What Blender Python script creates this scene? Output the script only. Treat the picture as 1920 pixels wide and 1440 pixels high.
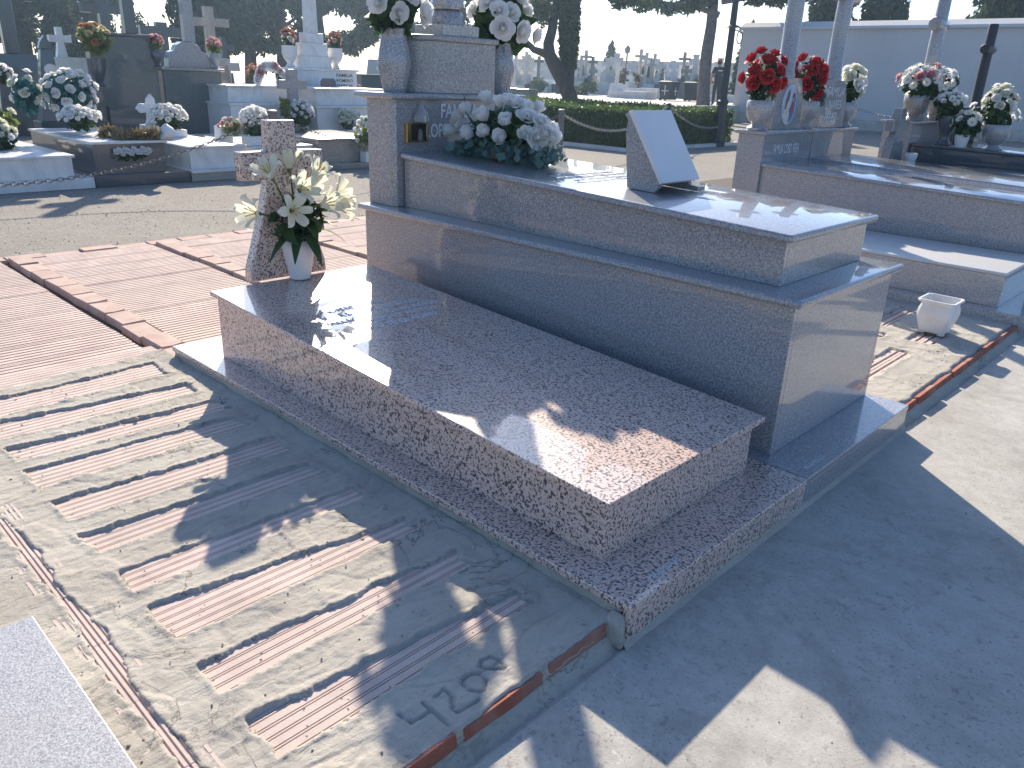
import bpy, bmesh, math, random
import numpy as np
from mathutils import Vector, Matrix, noise, Quaternion
random.seed(7); RNG = np.random.default_rng(7)
for o in list(bpy.data.objects): bpy.data.objects.remove(o)
SC = bpy.context.scene
COL = SC.collection
R = math.radians

# ------------------------------------------------------------------ camera
cd = bpy.data.cameras.new('camera'); cam = bpy.data.objects.new('camera', cd); COL.objects.link(cam)
CAMPOS = Vector((3.3763, -1.5381, 1.3954))
_a, _e, _r = 2.3292, -0.3759, 0.0386
_f = Vector((math.cos(_a)*math.cos(_e), math.sin(_a)*math.cos(_e), math.sin(_e)))
_rt = Vector((math.sin(_a), -math.cos(_a), 0)); _up = _rt.cross(_f)
_r2 = _rt*math.cos(_r) + _up*math.sin(_r); _u2 = -_rt*math.sin(_r) + _up*math.cos(_r)
cam.matrix_world = Matrix(((_r2.x, _u2.x, -_f.x, CAMPOS.x), (_r2.y, _u2.y, -_f.y, CAMPOS.y), (_r2.z, _u2.z, -_f.z, CAMPOS.z), (0, 0, 0, 1)))
cd.sensor_width = 36; cd.lens = 36*1461.3/1920; cd.clip_start = .02; cd.clip_end = 3000
SC.camera = cam

# ------------------------------------------------------------------ light
SUN_AZ, SUN_EL = R(143.4), R(30.3)
w = bpy.data.worlds.new('World'); SC.world = w; w.use_nodes = True
wn = w.node_tree.nodes; wl = w.node_tree.links
bg = wn['Background']
sky = wn.new('ShaderNodeTexSky'); sky.sky_type = 'NISHITA'; sky.sun_disc = False
sky.sun_elevation = SUN_EL; sky.sun_rotation = math.pi/2 - SUN_AZ
sky.air_density = 1.0; sky.dust_density = 1.2; sky.ozone_density = 6.0; sky.altitude = 50
wl.new(sky.outputs[0], bg.inputs[0]); bg.inputs[1].default_value = .115
sl = bpy.data.lights.new('sun', 'SUN'); sl.energy = 4.95; sl.angle = R(.53); sl.color = (1, .885, .72)
so = bpy.data.objects.new('sun', sl); COL.objects.link(so)
so.rotation_euler = (math.pi/2 - SUN_EL, 0, SUN_AZ + math.pi/2)
vs = SC.view_settings; vs.view_transform = 'Standard'; vs.look = 'None'; vs.exposure = .86; vs.gamma = 1; vs.use_curve_mapping = False
SC.cycles.max_bounces = 6; SC.cycles.diffuse_bounces = 4; SC.cycles.glossy_bounces = 3; SC.cycles.transmission_bounces = 3
SC.cycles.volume_bounces = 0; SC.cycles.caustics_reflective = False; SC.cycles.caustics_refractive = False
SC.cycles.sample_clamp_indirect = 6
SC.cycles.use_denoising = True

# ------------------------------------------------------------------ object helpers
def tag(o, label, cat, group=None, kind=None):
    if label: o['label'] = label
    if cat: o['category'] = cat
    if group: o['group'] = group
    if kind: o['kind'] = kind
    return o
def thing(name, label, cat, loc=(0, 0, 0), group=None, rz=0):
    o = bpy.data.objects.new(name, None); COL.objects.link(o); o.location = loc; o.rotation_euler = (0, 0, rz)
    o.empty_display_size = .1
    return tag(o, label, cat, group)
def wloc(o):
    v = Vector((0, 0, 0))
    while o is not None: v += Vector(o.location); o = o.parent
    return v
class B:
    """collects geometry in world space; build() links it as ONE mesh object"""
    def __init__(s): s.v = []; s.f = []; s.mi = []; s.cm = 0
    def add(s, v, f):
        n = len(s.v); s.v += [tuple(p) for p in v]; s.f += [tuple(i+n for i in q) for q in f]; s.mi += [s.cm]*len(f); return s
    def box(s, x0, x1, y0, y1, z0, z1): return s.hexa([(x0, y0, z0), (x1, y0, z0), (x1, y1, z0), (x0, y1, z0), (x0, y0, z1), (x1, y0, z1), (x1, y1, z1), (x0, y1, z1)])
    def hexa(s, p): return s.add(p, [(3, 2, 1, 0), (4, 5, 6, 7), (0, 1, 5, 4), (1, 2, 6, 5), (2, 3, 7, 6), (3, 0, 4, 7)])
    def prism(s, poly, z0, z1, top=None):
        n = len(poly); t = top or poly
        v = [(x, y, z0) for x, y in poly] + [(x, y, z1) for x, y in t]
        return s.add(v, [tuple(range(n-1, -1, -1)), tuple(range(n, 2*n))] + [(i, (i+1) % n, n+(i+1) % n, n+i) for i in range(n)])
    def plate(s, poly, x0, x1):      # polygon in the y-z plane, thick along x
        n = len(poly); v = [(x0, y, z) for y, z in poly] + [(x1, y, z) for y, z in poly]
        return s.add(v, [tuple(range(n-1, -1, -1)), tuple(range(n, 2*n))] + [(i, (i+1) % n, n+(i+1) % n, n+i) for i in range(n)])
    def lathe(s, prof, c=(0, 0, 0), seg=20, sq=0, rot=0, fold=None):
        v = []; n = len(prof)
        for r, z in prof:
            for k in range(seg):
                a = 2*math.pi*k/seg + rot; q = 1
                if sq: q = 1/max(abs(math.cos(a-rot)), abs(math.sin(a-rot)))**sq
                if fold: q *= fold(a, z)
                v.append((c[0]+r*q*math.cos(a), c[1]+r*q*math.sin(a), c[2]+z))
        f = [(i*seg+k, i*seg+(k+1) % seg, (i+1)*seg+(k+1) % seg, (i+1)*seg+k) for i in range(n-1) for k in range(seg)]
        f.append(tuple(range(seg-1, -1, -1))); f.append(tuple((n-1)*seg+k for k in range(seg)))
        return s.add(v, f)
    def tube(s, pts, rad, seg=8):
        pts = [Vector(p) for p in pts]; n = len(pts)
        if not hasattr(rad, '__len__'): rad = [rad]*n
        v = []; u = None
        for i, p in enumerate(pts):
            t = (pts[min(i+1, n-1)] - pts[max(i-1, 0)]).normalized()
            if u is None: u = t.orthogonal().normalized()
            else: u = (u - t*u.dot(t)).normalized()
            b = t.cross(u)
            for k in range(seg):
                a = 2*math.pi*k/seg; v.append(p + (u*math.cos(a) + b*math.sin(a))*rad[i])
        f = [(i*seg+k, i*seg+(k+1) % seg, (i+1)*seg+(k+1) % seg, (i+1)*seg+k) for i in range(n-1) for k in range(seg)]
        f.append(tuple(range(seg-1, -1, -1))); f.append(tuple((n-1)*seg+k for k in range(seg)))
        return s.add(v, f)
    def mesh(s, name, org=(0, 0, 0), mats=(), bevel=0, seg=2, smooth=False):
        m = bpy.data.meshes.new(name); o = Vector(org)
        m.from_pydata([tuple(Vector(p)-o) for p in s.v], [], s.f)
        for k in mats: m.materials.append(k)
        if any(s.mi):
            for p, i in zip(m.polygons, s.mi): p.material_index = i
        if bevel:
            bm = bmesh.new(); bm.from_mesh(m)
            bmesh.ops.remove_doubles(bm, verts=bm.verts, dist=1e-5)
            ed = [e for e in bm.edges if len(e.link_faces) == 2 and e.calc_face_angle(0) > .5]
            bmesh.ops.bevel(bm, geom=ed, offset=bevel, segments=seg, profile=.5, affect='EDGES', clamp_overlap=True)
            bm.to_mesh(m); bm.free()
        if smooth:
            m.polygons.foreach_set('use_smooth', [True]*len(m.polygons))
            try: m.set_sharp_from_angle(angle=R(40))
            except Exception: pass
        m.update(); return m
    def build(s, name, mat, parent=None, bevel=0, seg=2, smooth=False, org=None):
        if org is None: org = wloc(parent) if parent else (0, 0, 0)
        mats = mat if isinstance(mat, (list, tuple)) else [mat]
        m = s.mesh(name, org, mats, bevel, seg, smooth)
        o = bpy.data.objects.new(name, m); COL.objects.link(o)
        if parent: o.parent = parent
        else: o.location = org
        return o
def inst(name, mesh, parent, loc, scale=1, q=None):
    o = bpy.data.objects.new(name, mesh); COL.objects.link(o); o.parent = parent
    o.location = Vector(loc) - (wloc(parent) if parent else Vector((0, 0, 0)))
    o.scale = (scale,)*3 if not hasattr(scale, '__len__') else scale
    if q is not None: o.rotation_mode = 'QUATERNION'; o.rotation_quaternion = q
    return o
def nmesh(name, V, F, mat, smooth=False):
    """fast mesh from numpy: V (n,3), F (m,k)"""
    m = bpy.data.meshes.new(name); V = np.asarray(V, np.float32); F = np.asarray(F, np.int32); k = F.shape[1]
    m.vertices.add(len(V)); m.vertices.foreach_set('co', V.ravel())
    m.loops.add(F.size); m.loops.foreach_set('vertex_index', F.ravel())
    m.polygons.add(len(F)); m.polygons.foreach_set('loop_start', np.arange(0, F.size, k, dtype=np.int32))
    try: m.polygons.foreach_set('loop_total', np.full(len(F), k, np.int32))
    except Exception: pass
    if smooth: m.polygons.foreach_set('use_smooth', np.ones(len(F), bool))
    for q in (mat if isinstance(mat, (list, tuple)) else [mat]): m.materials.append(q)
    m.update(calc_edges=True); m.validate(); return m
def nobj(name, V, F, mat, parent=None, smooth=False):
    V = np.asarray(V, float)
    if parent: V = V - np.array(wloc(parent))
    o = bpy.data.objects.new(name, nmesh(name, V, F, mat, smooth)); COL.objects.link(o)
    if parent: o.parent = parent
    return o
def text_part(txt, parent, mat, origin, ux, uy, h, width=None, name='inscription', depth=.0012, shear=0, bold=0):
    """flat lettering: origin = lower left, ux = reading direction, uy = up"""
    c = bpy.data.curves.new('t', 'FONT'); c.body = txt; c.size = 1; c.extrude = depth/h/2 if h else .01; c.shear = shear; c.offset = bold
    c.resolution_u = 3
    to = bpy.data.objects.new('t', c); COL.objects.link(to)
    bpy.context.view_layer.update()
    m = bpy.data.meshes.new_from_object(to.evaluated_get(bpy.context.evaluated_depsgraph_get()))
    bpy.data.objects.remove(to); bpy.data.curves.remove(c)
    co = np.zeros(len(m.vertices)*3, np.float32); m.vertices.foreach_get('co', co); co = co.reshape(-1, 3)
    mn = co.min(0); mx = co.max(0); sy = h/(mx[1]-mn[1]); sx = sy if width is None else width/(mx[0]-mn[0])
    ux = Vector(ux).normalized(); uy = Vector(uy).normalized(); uz = ux.cross(uy)
    P = np.outer((co[:, 0]-mn[0])*sx, ux) + np.outer((co[:, 1]-mn[1])*sy, uy) + np.outer(co[:, 2]*h, uz)
    P += np.array(Vector(origin) - wloc(parent))
    m.vertices.foreach_set('co', P.astype(np.float32).ravel()); m.materials.clear(); m.materials.append(mat); m.name = name; m.update()
    o = bpy.data.objects.new(name, m); COL.objects.link(o); o.parent = parent
    return o

# ------------------------------------------------------------------ materials
class NT:
    def __init__(s, name, rough=.6, spec=.5):
        s.m = bpy.data.materials.new(name); s.m.use_nodes = True; s.t = s.m.node_tree; s.b = s.t.nodes['Principled BSDF']
        s.b.inputs['Roughness'].default_value = rough; s.b.inputs['Specular IOR Level'].default_value = spec
        s.pos = s.n('ShaderNodeNewGeometry').outputs['Position']
    def n(s, k, **kw):
        x = s.t.nodes.new(k)
        for a, v in kw.items(): setattr(x, a, v)
        return x
    def l(s, a, b): s.t.links.new(a, b)
    def noise(s, scale, detail=2, rough=.5, dist=0, vec=None, out='Fac'):
        x = s.n('ShaderNodeTexNoise'); x.inputs['Scale'].default_value = scale; x.inputs['Detail'].default_value = detail
        x.inputs['Roughness'].default_value = rough; x.inputs['Distortion'].default_value = dist; s.l(vec or s.pos, x.inputs['Vector']); return x.outputs[out]
    def vor(s, scale, out='Color', feature='F1', vec=None, rnd=1):
        x = s.n('ShaderNodeTexVoronoi', feature=feature); x.inputs['Scale'].default_value = scale; x.inputs['Randomness'].default_value = rnd; s.l(vec or s.pos, x.inputs['Vector']); return x.outputs[out]
    def ramp(s, fac, stops, interp='LINEAR'):
        x = s.n('ShaderNodeValToRGB'); e = x.color_ramp; e.interpolation = interp
        while len(e.elements) < len(stops): e.elements.new(.5)
        for q, (p, c) in zip(e.elements, stops):
            q.position = p; q.color = (*c, 1) if hasattr(c, '__len__') else (c, c, c, 1)
        s.l(fac, x.inputs[0]); return x.outputs[0]
    def mix(s, fac, a, b, mode='MIX'):
        x = s.n('ShaderNodeMix', data_type='RGBA', blend_type=mode)
        for i, v in ((0, fac), (6, a), (7, b)):
            if hasattr(v, 'is_linked') or hasattr(v, 'links'): s.l(v, x.inputs[i])
            elif hasattr(v, '__len__'): x.inputs[i].default_value = (*v, 1)
            else: x.inputs[i].default_value = v
        return x.outputs[2]
    def map(s, scale=(1, 1, 1), rot=(0, 0, 0)):
        x = s.n('ShaderNodeMapping'); x.inputs['Scale'].default_value = scale; x.inputs['Rotation'].default_value = rot; s.l(s.pos, x.inputs[0]); return x.outputs[0]
    def color(s, c):
        if hasattr(c, '__len__'): s.b.inputs['Base Color'].default_value = (*c, 1)
        else: s.l(c, s.b.inputs['Base Color'])
        return s
    def rough(s, f): s.l(f, s.b.inputs['Roughness']); return s
    def bump(s, h, strength=.3, dist=.01):
        x = s.n('ShaderNodeBump'); x.inputs['Strength'].default_value = strength; x.inputs['Distance'].default_value = dist
        s.l(h, x.inputs['Height']); s.l(x.outputs[0], s.b.inputs['Normal']); return s
MT = {}
def polish(t):      # honed stone under a mirror polish
    t.b.inputs['Roughness'].default_value = .33; t.b.inputs['Coat Weight'].default_value = 1
    t.l(t.ramp(t.noise(8, 3), [(.3, .02), (.8, .07)]), t.b.inputs['Coat Roughness'])
def granite_pink():
    t = NT('pink_granite', .09)
    base = t.ramp(t.vor(150), [(0, (.43, .305, .26)), (.45, (.69, .495, .415)), (1, (.79, .66, .59))])
    g = t.ramp(t.noise(34, 2), [(.35, 0), (.7, 1)])
    base = t.mix(.35, base, t.ramp(g, [(0, (.72, .51, .43)), (1, (.64, .545, .495))]))
    dk = t.ramp(t.noise(112, 3.0, .6, .25), [(.53, 0), (.565, 1)])
    t.color(t.mix(dk, base, (.072, .060, .058))); polish(t); return t.m
MT['pink'] = granite_pink()
def granite_grey(name, k=1., tint=(1, 1, 1), sc=1.):
    t = NT(name, .08)
    c = t.ramp(t.vor(210*sc), [(0, (.06*k, .06*k, .07*k)), (.30, (.20*k, .20*k, .205*k)), (.7, (.34*k, .335*k, .33*k)), (1, (.60*k, .585*k, .57*k))])
    c2 = t.ramp(t.noise(130*sc, 3, .6), [(.36, (.09*k, .09*k, .10*k)), (.5, (.30*k, .29*k, .29*k)), (.64, (.53*k, .51*k, .495*k))])
    c = t.mix(.55, c, c2)
    c = t.mix(t.ramp(t.noise(5, 3), [(.4, 0), (.75, .35)]), c, (.33*k, .295*k, .275*k))
    t.color(t.mix(1., c, tint, 'MULTIPLY')); polish(t); return t.m
MT['grey'] = granite_grey('grey_granite', 1.02, (.97, .99, 1.04), .95)
MT['grey_w'] = granite_grey('whitish_granite', 1.22, sc=1.9)
MT['grey_l'] = granite_grey('pale_granite', 1.3, sc=1.1)
MT['dark'] = granite_grey('dark_granite', .26, (.70, .95, 1.2))
MT['dkgreen'] = granite_grey('green_dark_granite', .33, (.70, 1, 1.08), .6)
MT['brownstone'] = granite_grey('brown_granite', .85, (1.05, .97, .9), .7)
def plain(name, c, rough=.5, var=.12, sc=6, bump=0, bs=60, spec=.5, metal=0):
    t = NT(name, rough, spec); d = tuple(x*(1-var) for x in c); u = tuple(min(1, x*(1+var)) for x in c)
    t.color(t.ramp(t.noise(sc, 5, .6), [(.3, d), (.7, u)])); t.b.inputs['Metallic'].default_value = metal
    if bump: t.bump(t.noise(bs, 4, .6), bump)
    return t.m
def marble():
    t = NT('white_marble', .3)
    c = t.ramp(t.noise(2.2, 6, .65, 1.2), [(.3, (.58, .57, .55)), (.5, (.74, .73, .71)), (.7, (.80, .79, .77))])
    st = t.ramp(t.noise(1, 5, .7, vec=t.map((7, 7, .8))), [(.5, 0), (.75, .4)])
    t.color(t.mix(st, c, (.42, .40, .36))); return t.m
MT['marble'] = marble()
MT['limestone'] = plain('pale_limestone', (.66, .62, .56), .7, .16, 3)
MT['lime2'] = plain('weathered_limestone', (.50, .46, .41), .8, .25, 2.5)
MT['whiteplaster'] = None
def plaster():
    t = NT('white_plaster', .8, .2)
    c = t.ramp(t.noise(.7, 6, .6), [(.3, (.53, .53, .535)), (.7, (.60, .60, .605))])
    st = t.ramp(t.noise(1, 6, .7, vec=t.map((1.6, 1.6, .12))), [(.55, 0), (.85, .3)])
    t.color(t.mix(st, c, (.30, .28, .26))); t.bump(t.noise(14, 5, .6), .15); return t.m
MT['plaster'] = plaster()
def terracotta(name, c, dusty=.5):
    t = NT(name, .85, .25)
    a = t.ramp(t.noise(7, 5, .65), [(.3, tuple(x*.78 for x in c)), (.7, tuple(min(1, x*1.12) for x in c))])
    oi = t.n('ShaderNodeObjectInfo').outputs['Random']
    a = t.mix(t.ramp(oi, [(0, 0), (1, .35)]), a, tuple(x*.72 for x in c))
    sp = t.ramp(t.noise(240, 2), [(.62, 0), (.72, .5)])
    a = t.mix(sp, a, (.42, .36, .30))
    d = t.ramp(t.noise(2.6, 6, .7, 1), [(.42, 0), (.7, dusty)])
    t.color(t.mix(d, a, (.55, .49, .42))); t.bump(t.noise(190, 3, .6), .25, .004); return t.m
MT['tile'] = terracotta('terracotta_tile', (.64, .505, .45), .55)
MT['brick'] = terracotta('brick_terracotta', (.47, .32, .27), .6)
MT['redbrick'] = terracotta('raw_red_terracotta', (.30, .095, .062), .3)
def mortar():
    t = NT('cement_mortar', .95, .15)
    c = t.ramp(t.noise(3.5, 7, .65), [(.25, (.345, .315, .27)), (.5, (.43, .395, .34)), (.75, (.50, .465, .405))])
    st = t.ramp(t.noise(1, 6, .7, 1.5, vec=t.map((16, 5, 8))), [(.5, 0), (.72, .55)])
    c = t.mix(st, c, (.36, .335, .30))
    sp = t.ramp(t.noise(150, 2, .5), [(.66, 0), (.73, .6)])
    c = t.mix(sp, c, (.22, .20, .17))
    ck = t.mix(1., t.ramp(t.noise(3.4, 7, .62, .7), [(.488, 0), (.5, 1), (.512, 0)]), t.ramp(t.noise(1.7, 3), [(.48, 0), (.6, .85)]), 'MULTIPLY')
    c = t.mix(ck, c, (.16, .145, .125))
    bl = t.ramp(t.noise(11, 5, .7, 1), [(.56, 0), (.70, .4)])
    c = t.mix(bl, c, (.27, .245, .21))
    t.color(c)
    h = t.mix(.5, t.noise(60, 6, .7), t.noise(1, 5, .6, 1, vec=t.map((60, 14, 30))))
    t.bump(h, .8, .008); return t.m
MT['mortar'] = mortar()
def concrete():
    t = NT('poured_concrete', .88, .2)
    c = t.ramp(t.noise(1.3, 8, .62, .6), [(.25, (.34, .315, .28)), (.5, (.45, .425, .385)), (.75, (.54, .515, .47))])
    st = t.ramp(t.noise(2.3, 8, .74, 1.2), [(.48, 0), (.70, .7)])
    c = t.mix(st, c, (.255, .235, .205))
    md = t.ramp(t.noise(16, 6, .68), [(.34, .0), (.66, 1)])
    c = t.mix(t.ramp(t.noise(.6, 3), [(.3, .15), (.7, .45)]), c, t.ramp(md, [(0, (.30, .28, .25)), (1, (.56, .535, .49))]))
    s2 = t.ramp(t.noise(120, 2, .5), [(.60, 0), (.70, .65)])
    c = t.mix(t.mix(1., s2, t.ramp(t.noise(1.6, 4), [(.30, .25), (.62, 1)]), 'MULTIPLY'), c, (.16, .15, .135))
    s5 = t.ramp(t.noise(30, 3, .55), [(.60, 0), (.68, .5)])
    c = t.mix(t.mix(1., s5, t.ramp(t.noise(1.1, 4), [(.40, 0), (.62, 1)]), 'MULTIPLY'), c, (.20, .185, .165))
    s3 = t.ramp(t.vor(26, 'Distance'), [(.05, .55), (.085, 0)])
    c = t.mix(t.mix(1., s3, t.ramp(t.noise(2.7, 3), [(.5, 0), (.6, 1)]), 'MULTIPLY'), c, (.17, .155, .14))
    s4 = t.ramp(t.noise(52, 2, .4), [(.72, 0), (.76, .6)])
    c = t.mix(s4, c, (.62, .60, .56))
    t.color(c); t.bump(t.mix(.5, t.noise(24, 8, .7), t.noise(190, 4, .7)), .5, .006); return t.m
MT['concrete'] = concrete()
def dirt():
    t = NT('gravelly_ground', .95, .15)
    c = t.ramp(t.noise(.9, 8, .65, .4), [(.25, (.20, .18, .155)), (.5, (.265, .24, .21)), (.75, (.32, .295, .26))])
    p = t.ramp(t.vor(60), [(0, (.15, .135, .12)), (.6, (.265, .245, .215)), (1, (.42, .39, .345))])
    c = t.mix(t.ramp(t.noise(6, 5), [(.35, .25), (.65, .7)]), c, p)
    t.color(c); t.bump(t.mix(.5, t.vor(46, 'Distance'), t.noise(110, 5, .7)), .45, .008); return t.m
MT['dirt'] = dirt()
MT['paving'] = plain('pale_paving', (.50, .45, .40), .85, .2, 1.2, .2, 30)
MT['hollow'] = plain('hollow_earth', (.10, .08, .065), 1, .3, 9)
MT['porcelain'] = plain('white_porcelain', (.78, .78, .76), .18, .03, 4)
MT['plastic'] = plain('white_plastic', (.74, .73, .71), .45, .08, 8)
MT['letter_w'] = plain('white_lettering', (.72, .72, .72), .6, .05)
MT['letter_k'] = plain('black_lettering', (.05, .05, .05), .5, .05)
MT['letter_g'] = plain('pale_engraving', (.72, .73, .76), .6, .05)
MT['brass'] = plain('brass', (.62, .43, .16), .3, .15, 20, metal=1)
MT['black'] = plain('painted_recess_shade', (.012, .012, .013), .9, .1)  # shade inside the lamp niche, given as a colour
MT['metal_k'] = plain('black_painted_iron', (.018, .02, .028), .45, .15)
MT['iron'] = plain('grey_iron', (.16, .15, .14), .55, .25, 60)
MT['rope'] = plain('galvanised_chain', (.34, .32, .29), .5, .25, 60)
MT['plaque'] = plain('white_marble_plaque', (.70, .70, .71), .25, .04, 4)
MT['bin'] = plain('dark_green_plastic', (.012, .022, .024), .5, .15)
def glassm():
    t = NT('clear_glass', .08); t.color((.9, .92, .95)); t.b.inputs['Transmission Weight'].default_value = .75; t.b.inputs['IOR'].default_value = 1.35; return t.m
MT['glass'] = glassm()
def bark(name, c):
    t = NT(name, .95, .1)
    a = t.ramp(t.noise(1, 6, .7, .8, vec=t.map((9, 9, 1.6))), [(.3, tuple(x*.45 for x in c)), (.7, tuple(x*1.3 for x in c))])
    t.color(a); t.bump(t.noise(1, 6, .7, vec=t.map((14, 14, 2.2))), .8, .05); return t.m
MT['bark'] = bark('brown_bark', (.075, .058, .05)); MT['bark2'] = bark('grey_bark', (.20, .16, .14))
def leafm(name, c, c2, trans=.3, sc=1.2, rough=.55, dim=.6):
    t = NT(name, rough, .3)
    gi = t.n('ShaderNodeNewGeometry').outputs['Random Per Island']
    a = t.mix(gi, c, c2); a = t.mix(t.ramp(t.noise(sc, 4), [(.35, 0), (.7, .5)]), a, tuple(x*dim for x in c))
    t.color(a)
    if trans:
        tr = t.n('ShaderNodeBsdfTranslucent'); t.l(a, tr.inputs[0])
        mx = t.n('ShaderNodeMixShader'); mx.inputs[0].default_value = trans
        t.l(t.b.outputs[0], mx.inputs[1]); t.l(tr.outputs[0], mx.inputs[2]); t.l(mx.outputs[0], t.t.nodes['Material Output'].inputs[0])
    return t.m
MT['cyp'] = leafm('cypress_foliage', (.028, .05, .022), (.06, .09, .035), .2)
MT['cyp2'] = leafm('loose_conifer_foliage', (.04, .065, .024), (.085, .12, .04), .3)
MT['ivy'] = leafm('ivy_foliage', (.045, .075, .02), (.11, .15, .04), .4)
MT['hedge'] = leafm('hedge_foliage', (.05, .10, .02), (.13, .19, .045), .4, 3)
MT['leaf'] = leafm('dark_bouquet_leaves', (.02, .06, .018), (.05, .11, .03), .2, 20)
MT['leaf_y'] = leafm('light_bouquet_leaves', (.16, .22, .05), (.28, .32, .10), .4, 20)
MT['euca'] = leafm('blue_green_eucalyptus_leaves', (.12, .23, .21), (.24, .37, .34), .35, 20)
MT['teal'] = leafm('teal_leaves', (.02, .14, .14), (.05, .24, .22), .2, 20)
MT['straw'] = leafm('dry_straw', (.24, .17, .08), (.36, .27, .14), .2, 20)
MT['bushy'] = leafm('autumn_bush_leaves', (.12, .12, .035), (.30, .20, .06), .4, 6)
def petal(name, c, c2, trans=.46): return leafm(name, c, c2, trans, 30, .6, .93)
MT['w_rose'] = petal('white_petals', (.92, .905, .87), (.95, .94, .92))
MT['lily'] = petal('cream_petals', (.80, .80, .64), (.86, .86, .74))
MT['red'] = petal('red_petals', (.42, .012, .02), (.58, .025, .03), .2)
MT['pinkf'] = petal('pink_petals', (.66, .30, .33), (.78, .55, .54))
MT['yellow'] = petal('yellow_petals', (.55, .47, .22), (.66, .60, .36))
MT['orange'] = petal('orange_petals', (.55, .20, .08), (.66, .34, .14))
MT['gypso'] = petal('tiny_white_petals', (.66, .68, .60), (.78, .79, .72))
MT['stamen'] = plain('yellow_stamens', (.55, .40, .06), .7)
# ================================================================== SETTING
def struct(o): o['kind'] = 'structure'; return o
# natural ground (dirt aisle) up to the platform front, and the concrete apron beyond it
b = B(); b.add([(-700, -700, -.004), (2.44, -700, -.004), (2.44, 700, -.004), (-700, 700, -.004)], [(0, 1, 2, 3)])
struct(b.build('ground', MT['dirt']))
V = []; F = []
xs = [2.425, 2.47, 2.8, 3.2, 3.8, 4.6, 6, 12, 700]; ys = [-700, -20, -4, -2, 0, 2, 4, 6, 10, 30, 700]
def apz(x): return -.042*max(0, min(x, 4.6)-2.465)
for x in xs:
    for y in ys: V.append((x, y, apz(x) + (0 if x > 2.43 else -.02)))
n = len(ys); F = [(i*n+j, (i+1)*n+j, (i+1)*n+j+1, i*n+j+1) for i in range(len(xs)-1) for j in range(n-1)]
struct(B().add(V, F).build('concrete_apron', MT['concrete']))
# raised terrace of the far cemetery with its kerb
terr = [(-13.9, 30.0), (-12.2, 18.6), (-20, 17.2), (-60, 14), (-400, 60), (-400, 400), (-13.9, 400)]
struct(B().prism(terr[::-1], -.05, .55).build('terrace', MT['paving']))
kb = B()
for (x0, y0), (x1, y1) in zip(terr[:3], terr[1:4]):
    d = Vector((x1-x0, y1-y0, 0)).normalized(); nrm = Vector((-d.y, d.x, 0))*.16
    kb.hexa([(x0, y0, -.05), (x1, y1, -.05), (x1+nrm.x, y1+nrm.y, -.05), (x0+nrm.x, y0+nrm.y, -.05), (x0, y0, .62), (x1, y1, .62), (x1+nrm.x, y1+nrm.y, .62), (x0+nrm.x, y0+nrm.y, .62)])
struct(kb.build('terrace_kerb', MT['limestone'], bevel=.01))

# ------------------------------------------------------------------ platform of hollow clay tiles
plat = B().box(-2.975, 2.405, -7.2, 12.0, -.06, .022).build('platform', MT['hollow'], bevel=.004); struct(plat)
def tile_mesh(name, wx, ly, groups, gw, gd, per):
    P = [(0, 0)]; pitch = wx/groups
    for g in range(groups):
        c = pitch*(g+.5)
        for k in range(per):
            x = c + (k-(per-1)/2)*gw*2.1
            P += [(x-gw/2, 0), (x-gw/2+.0006, -gd), (x+gw/2-.0006, -gd), (x+gw/2, 0)]
    P += [(wx, 0)]
    n = len(P); v = [(x, 0, z) for x, z in P] + [(x, ly, z) for x, z in P]
    f = [(i, i+1, n+i+1, n+i) for i in range(n-1)]
    m0 = len(v); v += [(0, 0, -.028), (wx, 0, -.028), (wx, ly, -.028), (0, ly, -.028)]
    f += [(m0, m0+1) + tuple(range(n-1, -1, -1)), (m0+2, m0+3) + tuple(range(n, 2*n)), (m0+3, m0, 0, n), (m0+1, m0+2, 2*n-1, n-1)]
    bb = B(); bb.add(v, f); return bb.mesh(name, mats=[MT['tile']])
tile_far = tile_mesh('floor_tile', .247, .862, 6, .0155, .009, 1)
tile_near = tile_mesh('floor_tile', .250, 1.03, 8, .0036, .004, 2)
for y0 in (-2.07, -1.0, .055, 1.095, 2.13, 3.17):
    k = 0; x = -2.955
    while x < (-.45 if y0 < 1.0 else 2.2):
        dz = random.uniform(-.003, .003)
        if not (y0 > .9 and x > -.2 and y0 < 1.5):
            o = inst('floor_tile', tile_far, plat, (x, y0+random.uniform(-.006, .006), .05+dz))
            o.rotation_euler = (0, random.uniform(-.006, .006), random.uniform(-.003, .003))
        x += .2535
SLATC = [-.41, -.16, .11, .375, .605, .89, 1.145, 1.40, 1.655, 1.91, 2.16]
for c in SLATC:
    o = inst('floor_tile', tile_near, plat, (c-.125, -1.085, .052+random.uniform(-.002, .002)))
for c in SLATC:
    inst('floor_tile', tile_near, plat, (c-.125, -2.16, .052))
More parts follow.
